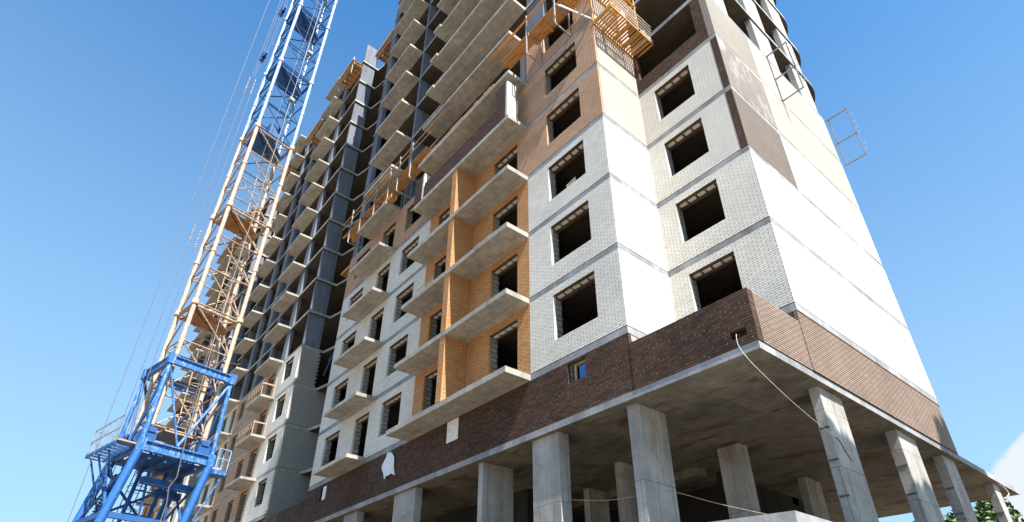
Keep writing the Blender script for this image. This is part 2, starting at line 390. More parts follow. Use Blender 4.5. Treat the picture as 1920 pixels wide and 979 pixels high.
def arc(cx, cy, r, a0, a1, n=10):
    return [(cx + r*math.cos(R(a0 + (a1-a0)*i/n)), cy + r*math.sin(R(a0 + (a1-a0)*i/n))) for i in range(n+1)]

# =================================================================== NEAR BLOCK
A = empty('apartment_block', (-18, 12, ZG), label='tallest unfinished apartment block, white, orange and tan brick on dark brown base, nearest the camera', cat='building')
AOFF = Vector((18, -12, -ZG))
_b = MB.build
def partA(mb, name, mats, **kw):
    o = mb.build(name, mats, A, **kw); o.location = AOFF; return o

# --- podium slab, with the canopy tongue that runs out at the back right
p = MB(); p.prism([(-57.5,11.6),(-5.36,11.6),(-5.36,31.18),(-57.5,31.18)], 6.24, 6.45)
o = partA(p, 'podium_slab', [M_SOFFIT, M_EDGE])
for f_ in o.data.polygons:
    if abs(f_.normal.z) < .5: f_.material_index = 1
# drop panels / shallow beams under the podium, deep inside
for y in (17.9, 24.4):
    p = MB(); p.box(-31, -11.5, y, y+.5, 5.95, 6.237); partA(p, 'podium_beam', M_SOFFIT)

# --- ground floor columns (x0,x1,y0,y1)
cols = [(-9.50,-9.20,11.87,13.15),(-13.3,-12.12,11.78,12.2),(-16.2,-15.95,11.85,13.2),(-21.8,-20.15,11.75,12.05),(-26.5,-25.2,11.8,12.15),(-30.6,-30.3,11.8,13.1),
        (-35.0,-33.8,11.8,12.1),
        (-5.78,-5.53,14.58,15.85),(-5.84,-5.53,19.35,20.8),(-5.82,-5.53,23.1,24.25),(-5.82,-5.55,28.35,29.05),
        (-10.0,-9.2,16.85,17.3),(-13.15,-12.88,15.42,16.06),(-16.2,-15.9,17.0,18.1),(-10.0,-9.72,22.0,23.2),(-20.5,-20.2,16.3,17.5),(-25.4,-25.1,16.3,17.5)]
for c in cols:
    m = MB()
    m.box(c[0], c[1], c[2], c[3], ZG, 5.62); m.box(c[0]+.004, c[1]-.004, c[2]+.004, c[3]-.004, 5.62, 5.64); m.box(c[0], c[1], c[2], c[3], 5.64, 6.237)
    partA(m, 'column', M_COL)
# rows of form-tie marks and chipped edges on the side columns
for (xa_, xb2, ya_) in ((-5.84,-5.53,19.35),(-5.82,-5.53,23.1),(-5.82,-5.55,28.35),(-5.78,-5.53,14.58)):
    for z_ in (5.15, 4.35, 3.5, 2.6):
        m = MB(); m.box(xa_+.02, xb2-.02, ya_-.006, ya_+.02, z_, z_+.035)
        for q_ in range(4): m.box(xa_+.03+.065*q_, xa_+.055+.065*q_, ya_-.012, ya_, z_-.03, z_+.03)
        partA(m, 'form_tie', M_LINTEL_)
# enclosing walls far under the slab
for b_ in ((-57,-11.5,20.5,20.8),(-11.8,-11.5,20.8,27),(-57,-36,14.5,14.8),(-24,-17.5,15.2,15.5),(-11.5,-10.5,19.0,19.3)):
    m = MB(); m.box(*b_, ZG, 6.237); partA(m, 'basement_wall', M_ROOMSHADE)

# --- brown base wall and parapets
brown_holes = [(-18.0,-17.28,7.40,8.16),(-22.85,-22.15,7.30,8.04),(-29.33,-28.63,7.40,8.12),(-11.42,-10.66,7.50,8.15)]
wm = wall_mb('x', -31.0, X1, 6.45, J0-SL, FA, .12, brown_holes)
partA(wm, 'brown_base_wall', M_BROWN)
wm = wall_mb('x', -31.0, X1, 6.45, J0-SL, FA+.12, .25, [(a-.0,b+.0,c,d) for a,b,c,d in brown_holes])
partA(wm, 'base_backing_wall', M_BLOCK)
wm = wall_mb('x', -57.5, -31.003, 6.45, 7.86, FA, .12)
partA(wm, 'parapet', M_BROWN)
wm = wall_mb('x', -8.955, -5.34, 6.45, 7.86, FA-.012, .25, [(-5.99,-5.58,6.68,6.885)])
partA(wm, 'parapet', M_BROWN)
m = MB(); m.box(-5.95,-5.62,FA+.18,FA+.238,6.66,6.90); partA(m, 'outlet_box', M_BLACK)
wm = wall_mb('y', FA+.24, YA2, 6.45, 7.86, -5.34, .25)
partA(wm, 'side_parapet', M_BROWNLIT)
wm = wall_mb('y', FA+.38, YA2, 6.45, J0-SL, X1, .12); partA(wm, 'terrace_wall', M_BROWNLIT)
wm = wall_mb('x', X1, XB-.12, 6.45, J0-SL, YA2, .12); partA(wm, 'terrace_back_wall', M_BROWN)

# B side: straight then a small rounded end; pathwall extrudes a polyline
def end_path(x0, y0, yend, rad, n=10):
    return [(x0, y0), (x0, yend-rad)] + arc(x0-rad, yend-rad, rad, 0, 90, n)[1:] + [(x0-rad-3, yend)]
def path_wall(pts, z0, z1, thick, mb=None):
    mb = mb or MB()
    inner = []
    for i, q in enumerate(pts):
        a = Vector(pts[max(i-1,0)]); b = Vector(pts[min(i+1,len(pts)-1)]); d = (b-a).normalized()
        nrm = Vector((-d.y, d.x)); inner.append((q[0]+nrm.x*thick, q[1]+nrm.y*thick))
    for i in range(len(pts)-1):
        a, b, c, d = pts[i], pts[i+1], inner[i+1], inner[i]
        mb.quad((*a,z0),(*b,z0),(*b,z1),(*a,z1)); mb.quad((*d,z0),(*d,z1),(*c,z1),(*c,z0))
        mb.quad((*a,z1),(*b,z1),(*c,z1),(*d,z1)); mb.quad((*a,z0),(*d,z0),(*c,z0),(*b,z0))
    a, d = pts[0], inner[0]; mb.quad((*a,z0),(*a,z1),(*d,z1),(*d,z0))
    a, d = pts[-1], inner[-1]; mb.quad((*a,z0),(*d,z0),(*d,z1),(*a,z1))
    return mb
EP = end_path(XB, YA2, 25.15, 1.1)
partA(path_wall([(XB-.02,YA2)]+[(a-.02,b) for a,b in EP[1:]], 6.45, J0-SL, .12), 'brown_side_wall', M_BROWNLIT)

# --- floor slabs
def outlineA(k):
    if k < 6:
        tail = [(XB, YA2)] + EP[1:]
    else:
        tail = [(XB, YA2), (XB, 24.4)] + arc(XB-2.3, 24.4, 2.3, 0, 90, 14)[1:] + [(-12, 26.7)]
    return [(XL, FA), (X1, FA), (X1, YA2)] + tail + [(XL, 26.7)]
for k in range(0, NTOP+1):
    m = MB(); z = J(k)
    m.prism(outlineA(k), z-SL, z)
    o = partA(m, 'floor_slab', [M_CONC, M_CEILSHADE] if k > 6 else [M_EDGE, M_CEILSHADE])
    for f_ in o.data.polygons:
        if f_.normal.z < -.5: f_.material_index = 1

# balconies of the left stack, shared mesh
m = MB(); m.box(-28.0+28, -24.4+28, -1.06, .0, -SL+.02, -.03); bal1 = m.mesh('balcony', M_CONC)
for k in range(0, NTOP+1):
    inst('balcony', bal1, Vector((-28.0, FA, J(k))) + AOFF, A)
m = MB(); m.box(0, 7.7, -1.07, 0, -SL+.005, -.005); bal2 = m.mesh('loggia_slab', M_CONC)
m = MB(); m.box(0, .74, -1.14, -1.02, -SL+.007, -.008); m.box(0, 7.7, -1.02, 0, -SL+.005, -.005); bal3 = m.mesh('stepped_loggia_slab', M_CONC)
for k in range(0, NTOP+1):
    inst('loggia_slab', bal2 if k < 7 else bal3, Vector((-20.85, FA, J(k))) + AOFF, A)

# --- brick panels of the front, with window holes
WZ0, WZ1 = .78, 2.47
def front_panel(name, mat, x0, x1, z0, z1, holes, y=FA, back=True, thick=.12):
    partA(wall_mb('x', x0, x1, z0, z1, y, thick, holes), name, mat)
LW = [(-29.95,-28.15,WZ0,2.40),(-26.45,-24.93,.12,2.40),(-23.70,-21.90,.74,2.42)]
LG = [(-20.0,-18.45,.02,2.45),(-15.45,-13.81,.02,2.47)]
A1W = (-11.93,-10.02,WZ0,2.52)
A2W = (-8.23,-6.60,WZ0,2.50)
openings = []       # (x0,x1,z0,z1,y)
for k in range(0, 5):
    z0, z1 = J(k)+.035, J(k+1)-SL
    holes = [(a,b,J(k)+c,J(k)+d) for a,b,c,d in LW]
    front_panel('brick_panel', M_WHITE if k < 4 else M_TAN, XL, -20.8, z0, z1, holes)
    holes = [(a,b,J(k)+c,J(k)+d) for a,b,c,d in LG]
    xr = -13.13 if k < 3 else -13.81
    front_panel('loggia_brick_panel', M_ORANGE if k < 4 else M_TAN, -20.8, xr, z0, z1, holes)
    for a,b,c,d in LW+LG: openings.append((a,b,J(k)+c,J(k)+d,FA))
for k in range(0, 6):
    z0, z1 = J(k)+.035, J(k+1)-SL
    xl = -13.13 if k < 3 else -13.81
    front_panel('corner_brick_panel', M_WHITE if k < 3 else M_TAN, xl if k < 5 else -13.13, X1, z0, z1, [(A1W[0],A1W[1],J(k)+A1W[2],J(k)+A1W[3])])
    openings.append((A1W[0],A1W[1],J(k)+A1W[2],J(k)+A1W[3],FA))
    partA(wall_mb('y', FA+.12, YA2, z0, z1, X1, .12), 'return_brick_panel', M_WHITE if k < 3 else M_TANLIT)
    if k < 4:
        front_panel('terrace_brick_panel', M_WHITE if k < 3 else M_WHITE, X1, XB-(.12 if k < 2 else .26), z0, z1, [(A2W[0],A2W[1],J(k)+A2W[2],J(k)+A2W[3])], y=YA2)
        openings.append((A2W[0],A2W[1],J(k)+A2W[2],J(k)+A2W[3],YA2))
# brown recess panel of the fifth floor, with wide opening, right jamb two floors tall
wm = wall_mb('x', X1, XB-.26, J(4)+.035, J(5)-SL, YA2, .25, [(-8.8,-5.98,J(4)+.79,J(5))])
partA(wm, 'brown_recess_panel', M_BROWN)
wm = wall_mb('x', -5.98, XB-.26, J(5)+.018, J(6)-SL, YA2, .25); partA(wm, 'brown_jamb', M_BROWN)
# near-black strips as gap shade above every slab, set back behind the brick faces
M_JOINT = paint_mat('near_black_gap', (.02,.018,.016), (.035,.03,.025), rough=.9)
for k in range(0, 6):
    z = J(k)
    m = MB(); m.box(XL if k < 5 else -13.13, X1-.02, FA+.018, FA+.10, z+.002, z+.034); partA(m, 'gap_shade', M_JOINT)
    m = MB(); m.box(X1-.10, X1-.018, FA+.12, YA2-.0, z+.002, z+.034); partA(m, 'gap_shade', M_JOINT)
    if k < 5:
        m = MB(); m.box(X1, XB-.03, YA2+.018, YA2+.10, z+.002, z+.034); partA(m, 'gap_shade', M_JOINT)
        partA(path_wall([(XB-.02,YA2+.02)]+[(a-.02,b) for a,b in EP[1:]], z+.002, z+.034, .08), 'gap_shade', M_JOINT)
for k in (2, 3):
    m = MB(); m.box(XB-.262, XB-.003, YA2-.006, YA2+.02, J(k)+.04, J(k+1)-SL-.004); partA(m, 'brown_quoin', M_BROWN)
# B side panels
def side_panel(name, mat, y0, y1, z0, z1, thick=.12):
    pts = EP if y1 is None else None
    if y1 is None:
        q = [(x, max(y, y0)) if i == 0 else (x, y) for i, (x, y) in enumerate(EP)]
        partA(path_wall(q, z0, z1, thick), name, mat)
    else:
        partA(wall_mb('y', y0, y1, z0, z1, XB, thick), name, mat)
for k in (0, 1): side_panel('side_brick_panel', M_WHITE, YA2, None, J(k)+.035, J(k+1)-SL)
side_panel('side_brick_panel', M_GREYBROWNLIT, YA2, 17.3, J(2)+.035, J(3)-SL, .26); side_panel('side_brick_panel', M_WHITE, 17.3, None, J(2)+.035, J(3)-SL)
side_panel('side_brick_panel', M_SALTBROWNLIT, YA2, 17.3, J(3)+.035, J(4)-SL, .26); side_panel('side_brick_panel', M_TANLIT, 17.3, 23.9, J(3)+.035, J(4)-SL); side_panel('side_brick_panel', M_WHITE, 23.9, None, J(3)+.035, J(4)-SL)
side_panel('side_brick_panel', M_PALEBROWN, YA2, 17.3, J(4)+.035, J(5)-SL, .26); side_panel('side_brick_panel', M_TANLIT, 17.3, None, J(4)+.035, J(5)-SL)
# upper side columns
for (ya, yb) in ((18.72,20.35),(22.42,24.0)):
    for k in range(5, 9):
        m = MB(); m.box(XB-.32, XB-.06, ya, yb, J(k), J(k+1)-SL); partA(m, 'side_column', M_PALECOL)
for k in range(5, 9):
    m = MB(); m.box(XB-.36, XB-.08, 15.0, 16.2, J(k), J(k+1)-SL); partA(m, 'side_column', M_PALECOL)

# backing wall of aerated blocks behind all brick, same holes a little larger
def backing(x0, x1, y, ks, win):
    for k in ks:
        hs = [(a-.03,b+.03,J(k)+c-.02,J(k)+d+.03) for a,b,c,d in win]
        partA(wall_mb('x', x0, x1, J(k), J(k+1)-SL, y, .30, hs), 'block_backing_wall', M_BLOCK)
backing(XL, X1-.13, FA+.123, range(5), LW+LG+[A1W])
backing(-13.1, X1-.13, FA+.123, [5], [A1W])
backing(X1-.0, XB-.27, YA2+.123, range(4), [A2W])
# lintels: rusty angle plus a row of pale blocks
lint_cache = {}
def lintel(w):
    key = round(w, 2)
    if key not in lint_cache:
        m = MB()
        m.cur = 0; m.box(0, w, .0+.004, .115, -.03, -.004); m.box(-.02, w+.02, .30, .42, -.06, .0)
        m.cur = 1
        x = .05
        while x < w-.08:
            e = min(x+.27, w-.03); m.box(x, e, .15, .27, -.05, .02); x += .37
        lint_cache[key] = m.mesh('window_lintel', [M_LINTEL, M_LBLOCK])
    return lint_cache[key]
for a,b,c,d,y in openings:
    inst('window_lintel', lintel(b-a), Vector((a, y, d)) + AOFF, A)

# dividers between paired loggias
m = MB(); m.box(0, .36, -1.05, -.003, .018, ST-SL-.003); dv = m.mesh('loggia_divider', M_ORANGE)
for k in range(0, 4): inst('loggia_divider', dv, Vector((-17.28, FA, J(k))) + AOFF, A)

# brown loggia parapet on the fifth floor with its two piers
m = MB()
m.box(-19.9, -14.02, FA-1.07, FA-.95, J(4)+.003, J(4)+.98)
o = partA(m, 'loggia_parapet', M_BROWN)
m = MB(); m.box(-14.05, -13.32, FA-1.075, FA-.955, J(4)+.006, J(4)+2.25); m.cur = 1; m.box(-13.318, -13.20, FA-1.075, FA-.58, J(4)+.006, J(4)+2.25)
partA(m, 'parapet_pier', [M_BROWN, M_WHITE])
m = MB(); m.box(-20.84, -20.1, FA-1.075, FA-.955, J(4)+.006, J(4)+1.75); m.cur = 1; m.box(-20.098, -19.98, FA-1.075, FA-.6, J(4)+.006, J(4)+1.75)
partA(m, 'parapet_pier', [M_BROWN, M_WHITE])
m = MB()
for dx in (0, .12): m.bar((-13.24-dx, FA-.5, J(4)), (-13.24-dx, FA-.5, J(5)-SL), .035)
for i in range(7): m.bar((-13.24, FA-.5, J(4)+.3+.34*i), (-13.36, FA-.5, J(4)+.3+.34*i), .02)
partA(m, 'steel_post', M_STEEL)

# raw frame of the upper floors: cross walls, end walls, corner columns
for k in range(5, NTOP):
    z0, z1 = J(k), J(k+1)-SL
    for b_ in ((-24.42,-24.2,FA+.02,FA+3.6),(-28.3,-28.08,FA+.02,FA+3.6),(-21.0,-20.4,FA+.1,FA+.35),(-16.9,-16.6,FA+.1,FA+3)):
        m = MB(); m.box(*b_, z0, z1); partA(m, 'cross_wall', M_SHADEBLUE)
    m = MB(); m.box(-30.95, -30.2, FA+.05, FA+.35, z0, z1); partA(m, 'corner_column', M_SHADEBLUE)
    m = MB()
    if k > 5: m.box(-13.1, -11.9, FA+.05, FA+.3, z0, z1); partA(m, 'corner_column', M_SHADEBLUE)
    else: m.box(-13.6, -13.16, FA+.02, FA+.3, z0, z1); partA(m, 'corner_column', M_SHADEBLUE)
# inner walls that close every floor off
for k in range(0, NTOP):
    z0, z1 = J(k), J(k+1)-SL
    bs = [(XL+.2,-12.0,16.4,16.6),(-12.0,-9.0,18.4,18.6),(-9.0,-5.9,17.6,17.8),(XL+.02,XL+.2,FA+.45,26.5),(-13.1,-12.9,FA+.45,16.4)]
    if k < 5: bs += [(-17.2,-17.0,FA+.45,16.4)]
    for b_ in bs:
        m = MB(); m.box(*b_, z0, z1); partA(m, 'inner_wall', M_ROOMSHADE)

# starter bars and leftover formwork strips on the bare slab edges
for k in range(6, NTOP):
    for x in (random.uniform(-20, -14), random.uniform(-27.5, -25)):
        m = MB(); w_ = random.uniform(.5, 1.3); m.box(x, x+w_, FA-1.0, FA-.9, J(k)-.003, J(k)+random.uniform(.05,.12)); partA(m, 'edge_board', M_OLDWOOD)
# small windows of the brown base: foam board, frame with pane coloured as reflected sky
m = MB(); m.box(-17.93, -17.20, FA-.03, FA-.008, 7.36, 8.19)
o = partA(m, 'foam_board', M_WHITEPL, label='white foam board closing a small window hole')
m = MB(); m.box(-29.1,-28.72,FA+.03,FA+.06,7.42,8.08); partA(m, 'foam_board', M_WHITEPL)
m = MB()
m.bar((-11.2,FA+.14,7.52),(-11.2,FA+.14,8.12),.06); m.bar((-10.7,FA+.14,7.52),(-10.7,FA+.14,8.12),.05); m.bar((-11.2,FA+.14,8.08),(-10.68,FA+.14,8.08),.05); m.bar((-11.2,FA+.14,7.54),(-10.68,FA+.14,7.54),.05)
f = partA(m, 'window_frame', M_OLDWOOD)
m = MB(); m.box(-11.05,-10.73,FA+.135,FA+.145,7.57,8.0)
pm, pn, pl, pb = new_mat('sky_reflection_blue'); pb.inputs['Base Color'].default_value = (.02,.13,.42,1); pb.inputs['Roughness'].default_value = .25
m.build('sky_blue_pane', pm, f)

# =================================================================== FAR BLOCKS
def raw_block(root, off, x0, x1, yf, ks_brick, ntop, balcs, wins, panels, shear, side_mat, depth=14, out=1.06, loggia=None, cols=()):
    def part(mb, name, mats, **kw):
        o = mb.build(name, mats, root, **kw); o.location = off; return o
    for k in range(0, ntop+1):
        m = MB(); m.prism([(x0,yf),(x1,yf),(x1,yf+depth),(x0,yf+depth)], J(k)-SL, J(k)); fo = part(m, 'floor_slab', [M_CONC, M_CEILSHADE])
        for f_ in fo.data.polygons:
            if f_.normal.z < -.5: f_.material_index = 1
    for (a, b) in balcs:
        m = MB(); m.box(0, b-a, -out, 0, -SL+.02, -.03); me = m.mesh('balcony', M_CONC)
        for k in range(0, ntop+1): inst('balcony', me, Vector((a, yf, J(k))) + off, root)
    for k in ks_brick:
        z0, z1 = J(k)+.035, J(k+1)-SL
        for (a, b, mat) in panels:
            hs = [(w[0], w[1], J(k)+w[2], J(k)+w[3]) for w in wins if a <= w[0] < b]
            part(wall_mb('x', a, b, z0, z1, yf, .12, hs), 'brick_panel', mat)
            part(wall_mb('x', a, b-(.0 if b < x1 else .14), J(k), J(k+1)-SL, yf+.123, .3, [(h[0]-.03,h[1]+.03,h[2]-.02,h[3]+.03) for h in hs]), 'block_backing_wall', M_BLOCK)
            for h in hs: inst('window_lintel', lintel(h[1]-h[0]), Vector((h[0], yf, h[3])) + off, root)
        if k < ks_brick[-1]:
            part(wall_mb('y', yf+.12, yf+depth, z0, z1, x1, .12), 'side_brick_panel', side_mat)
        else:
            m = MB(); wall_mb('y', yf+.12, yf+1.42, z0, z1, x1, .12, mb=m)
            n = int((z1-z0)/.15)
            for i in range(n):
                if i % 2 == 0: m.box(x1-.12, x1, yf+1.42, yf+1.54, z0+.15*i, z0+.15*i+.15)
            part(m, 'side_brick_panel', side_mat, label='toothed end of grey brick wall left unfinished')
    kb = ks_brick[-1]+1
    for k in range(kb, ntop):
        z0, z1 = J(k), J(k+1)-SL
        m = MB(); m.box(x1-.34, x1-.14, yf+.10, yf+1.36, z0, z1); part(m, 'shaft_wall', M_SHADEBLUE)
        for s in shear: m = MB(); m.box(s-.1, s+.1, yf+.05, yf+3.2, z0, z1); part(m, 'cross_wall', M_SHADEBLUE)
        for (a, b) in cols: m = MB(); m.box(a, b, yf+.03, yf+.3, z0, z1); part(m, 'front_column', M_SHADEBLUE)
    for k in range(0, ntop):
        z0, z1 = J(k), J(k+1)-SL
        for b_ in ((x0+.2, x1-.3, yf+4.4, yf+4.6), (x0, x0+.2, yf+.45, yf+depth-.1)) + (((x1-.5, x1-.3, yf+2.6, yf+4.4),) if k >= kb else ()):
            m = MB(); m.box(*b_, z0, z1); part(m, 'inner_wall', M_ROOMSHADE)
    return part

YC = 12.0
C = empty('concrete_frame_block', (-48, YC, ZG), label='bare concrete frame block left of the tallest one, grey brick on its lower end wall', cat='building')
coff = Vector((48, -YC, -ZG))
winsC = [(-41.40,-39.72,.85,2.55),(-44.9,-43.45,.12,2.52),(-47.6,-46.3,.8,2.4),(-51.3,-50.05,.8,2.4),(-53.65,-52.4,.12,2.4),(-56.4,-54.9,.8,2.4)]
balC = [(-45.42,-42.05),(-55.4,-52.0)]
partC = raw_block(C, coff, -57.2, -38.6, YC, list(range(0, 4)), 15, balC, winsC, [(-43.0,-38.6,M_WHITE),(-52.2,-43.0,M_TAN),(-57.2,-52.2,M_WHITE)], [-46.3,-48.9,-55.9], M_GREY,
          cols=[(-42.95,-42.1),(-49.6,-48.7),(-52.7,-51.9),(-46.6,-46.0)])
m = MB(); m.box(-38.94,-38.74,YC+.10,YC+1.36,J(15)+.0,J(15)+2.9); partC(m, 'shaft_wall', M_SHADEBLUE)
m = MB(); m.box(-45.2,-44.8,YC+.1,YC+.4,J(15),J(15)+1.6); partC(m, 'starter_column', M_SHADEBLUE)

for (x, k) in ((-43.6,13),(-43.9,12),(-53.6,14),(-53.9,13),(-54.2,12),(-53.3,10)):
    m = MB(); m.tube((x, YC-.75, J(k)-.03), (x+.12, YC-.7, J(k)+1.6), .035, 8); m.tube((x+.12, YC-.7, J(k)+1.55), (x+.2, YC-.68, J(k+1)-SL), .024, 8); m.box(x-.08,x+.08,YC-.83,YC-.67,J(k)-.03,J(k)-.01)
    partC(m, 'steel_prop', M_WHITESTEEL)
Dk = empty('end_tower_block', (-75, YC, ZG), label='farthest concrete block at left edge of the building, seen through the crane mast', cat='building')
doff = Vector((75, -YC, -ZG))
winsD = [(-67.6,-66.0,.85,2.5),(-70.6,-69.2,.12,2.5),(-74.2,-72.8,.8,2.4),(-78.2,-76.8,.12,2.4),(-83.4,-82.0,.12,2.4)]
raw_block(Dk, doff, -85.0, -64.6, YC, list(range(0, 4)), 15, [(-71.3,-67.8),(-84.2,-76.6)], winsD, [(-71.8,-64.6,M_WHITE),(-75.6,-71.8,M_WHITE),(-85.0,-75.6,M_ORANGE)], [-68.0,-71.5,-76,-80.5], M_GREY,
          cols=[(-68.4,-67.7),(-72.0,-71.3),(-84.9,-84.2)])

# recessed links between the blocks
def link(name, label, x0, x1, ya, yb):
    L = empty(name, ((x0+x1)/2, ya, ZG), label=label, cat='building')
    off = -Vector(((x0+x1)/2, ya, ZG))
    pts = [(x1, yb)] + [(x0, yb)]
    for k in range(0, 16):
        m = MB()
        n = 8; edge = []
        for i in range(n+1):
            t = i/n; x = x0 + (x1-x0)*t; edge.append((x, ya + .45*math.sin(math.pi*min(t*1.15, 1))))
        m.prism(edge + [(x1, yb), (x0, yb)], J(k)-SL+.003, J(k)-.003)
        o = m.build('floor_slab', [M_CONC, M_CEILSHADE], L); o.location = off
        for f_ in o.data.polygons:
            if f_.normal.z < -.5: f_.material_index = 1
        if k < 15:
            m = MB(); m.box(x0, x1, ya+3.4, ya+3.6, J(k), J(k+1)-SL); o = m.build('inner_wall', M_ROOMSHADE, L); o.location = off
            m = MB(); m.box((x0+x1)/2-.15, (x0+x1)/2+.1, ya+1.2, ya+3.3, J(k), J(k+1)-SL); o = m.build('cross_wall', M_ROOMSHADE, L); o.location = off
    return L
link('link_building', 'dark recessed link of bare slabs between the tall block and the frame block', -38.597, XL-.003, 13.66, 24)
link('link_building', 'dark recessed link of bare slabs behind the crane, between the two far blocks', -64.597, -57.203, 13.66, 24)

# =================================================================== FORMWORK AND SCAFFOLDS
def formwork(loc, w, d, label):
    t = empty('formwork_table', loc, label=label, cat='formwork', group='timber formwork tables on the roof edges')
    m = MB()
    for i in range(int(w/.6)+1): m.bar((i*.6, -.9, .0), (i*.6, d, .0), .08, .2)
    m.bar((-.1, -.8, -.2), (w+.1, -.8, -.2), .1, .2); m.bar((-.1, .1, -.2), (w+.1, .1, -.2), .1, .2)
    m.build('beam', M_WOOD, t)
    m = MB(); m.box(-.15, w+.15, -1.0, d, .1, .13); m.box(-.15, w+.15, -1.0, -.96, .1, .55); m.build('deck_panel', M_OLDWOOD, t)
    m = MB()
    for i in range(int(w/1.5)+1): m.bar((.1+i*1.4, -.85, -1.6), (.1+i*1.4, -.85, .9), .05)
    m.build('prop', M_STEEL, t)
    return t
formwork((-41.9, YC, J(15)-.75), 3.0, 1.2, 'orange timber formwork just left of the white shaft on the frame block roof')
formwork((-49.0, YC, J(14)-.55), 3.4, 1.0, 'stepped timber formwork at the left shoulder of the frame block roof')
formwork((-36.8, 13.5, J(15)-.9), 4.4, 1.0, 'timber formwork over the recess beside the tall block')
formwork((-57.0, YC, J(14)-.55), 2.6, 1.0, 'small timber formwork beside the cream mast, left end of the frame block roof')
formwork((-80.0, YC, J(15)-.7), 4.5, 1.0, 'timber formwork on the farthest block, seen through the crane mast')
formwork((-71.0, YC, J(15)-.7), 3.0, 1.0, 'timber formwork behind the rusty platform of the crane mast')

def bracket(parent, x, y0, y1, z0, z1, zm):
    m = MB()
    m.bar((x, y0, z0), (x, y0, z1), .06); m.bar((x, y1, z0), (x, y1, zm+.15), .05)
    m.bar((x, y0, z0), (x, y1+.05, z0), .06); m.bar((x, y0, zm), (x, y1, zm), .06)
    m.build('bracket_frame', M_STEEL, parent)

def planks(parent, x0, x1, y0, y1, z, n, mat=M_WOOD, jitter=.25, over=0.0):
    w = (y1-y0)/n
    m = MB()
    for i in range(n):
        a = x0 + random.uniform(-jitter, jitter); b = x1 + random.uniform(-jitter, jitter)
        y = y0 + w*i; dz = random.uniform(-.012, .012)
        m.box(a, b, y+.006, y+w-.008, z+dz, z+.045+dz)
    m.build('plank_deck', mat, parent)

S1 = empty('scaffold_platform', (-12, FA, 23.5), label='orange plank scaffold on steel brackets across the tan corner windows at the top', cat='scaffold')
off = -Vector((-12, FA, 23.5))
def child_off(root, off):
    for c in root.children: c.location = off
for x in (-12.05, -10.2): bracket(S1, x, FA-.93, FA-.04, 23.52, 26.35, 25.0)
planks(S1, -14.2, -11.9, FA-.86, FA-.25, 25.07, 3, jitter=.3)
planks(S1, -12.2, -9.2, FA-.80, FA-.06, 25.12, 5, jitter=.06)
m = MB(); m.bar((-11.2, FA-.85, 25.02), (-11.2, FA-.05, 25.02), .1, .05); m.bar((-9.7, FA-.85, 25.04), (-9.7, FA-.05, 25.04), .1, .05); m.build('cross_batten', M_WOOD, S1)
m = MB(); m.bar((-14.6, FA-1.0, 25.85), (-10.0, FA-.98, 25.95), .09, .035, up=(0,0,1)); m.build('guard_rail', M_WOOD, S1)
child_off(S1, off)

S2 = empty('scaffold_platform', (-25, FA, 23.5), label='long plank scaffold with pole guard rails along the left bays below the bare floors', cat='scaffold')
off = -Vector((-25, FA, 23.5))
for x in (-29.5, -28.0, -26.2, -24.5, -23.4, -22.0): bracket(S2, x, FA-.98, FA-.04, 23.55, 26.25, 24.62)
planks(S2, -30.6, -25.5, FA-.92, FA-.1, 24.68, 6, mat=M_WOOD)
planks(S2, -26.2, -20.5, FA-.90, FA-.1, 24.74, 6, mat=M_WOOD)
m = MB(); m.tube((-30.7, FA-1.05, 25.62), (-24.4, FA-1.05, 25.75), .035); m.tube((-25.4, FA-1.05, 25.8), (-18.6, FA-1.0, 25.9), .035); m.tube((-30.6, FA-1.05, 25.2), (-22.6, FA-1.05, 25.3), .03); m.tube((-23.4, FA-1.05, 25.32), (-20, FA-1.0, 25.4), .03)
m.build('guard_rail', M_OLDWOOD, S2)
m = MB()
for x in (-26.0, -22.8): m.box(x, x+.7, FA-.7, FA-.3, 24.79, 25.25)
m.build('mortar_tub', M_STEEL, S2)
child_off(S2, off)

# unfinished brick and stacked bricks on the slabs beyond the plank scaffold
def brickstack(x, y, z, label, n=(5,3,4)):
    t = MB()
    for i in range(n[0]):
        for j in range(n[1]):
            for k in range(n[2]):
                if k == n[2]-1 and random.random() < .4: continue
                t.box(i*.26, i*.26+.25, j*.13, j*.13+.12, k*.07, k*.07+.065)
    o = t.build('brick_stack', M_ORANGE); o.location = (x, y, z); tag(o, label, 'bricks'); return o
brickstack(-24.95, FA-1.0, J(5)-.02, 'small stack of orange bricks on balcony edge beneath the left scaffold', (4,3,5))
brickstack(-20.6, FA-1.0, J(5)+.0, 'long row of orange bricks laid along the slab edge above the brown loggia parapet', (24,1,5))

# corner cage scaffold: two slatted decks and a slatted mesh rail
S3 = empty('scaffold_platform', (-8.5, 12.8, 23.0), label='orange slatted cage scaffold hung at the corner return casting striped shadow', cat='scaffold')
off = -Vector((-8.5, 12.8, 23.0))
m = MB()
x0, x1 = X1+.03, X1+1.0
for (ya, yb, st_) in ((11.62, 13.32, .135), (13.42, 14.25, .15)):
    y = ya + .06
    while y < yb-.05:
        m.box(x0+.03, x1-.03, y, y+st_*.55, 23.0, 23.03); y += st_
m.build('slat_deck', M_WOODY, S3)
m = MB()
for (ya, yb) in ((11.60, 13.34), (13.40, 14.28)):
    for x in (x0, x1): m.bar((x, ya, 22.97), (x, yb, 22.97), .05, .09)
    for y in (ya, yb): m.bar((x0, y, 22.97), (x1, y, 22.97), .05, .09)
for y in (12.2, 12.8): m.bar((x0, y, 22.93), (x1, y, 22.93), .09, .05)
for y in (11.62, 13.3): m.bar((x1, y, 22.9), (x1, y, 26.2), .05); m.bar((x0, y, 22.9), (x0, y, 26.2), .05)
for z in (23.55, 24.1, 24.65): m.bar((x1, 11.6, z), (x1, 13.4, z), .1, .03)
for z in (25.6, 25.64):
    pass
m.build('deck_frame', M_WOODY, S3)
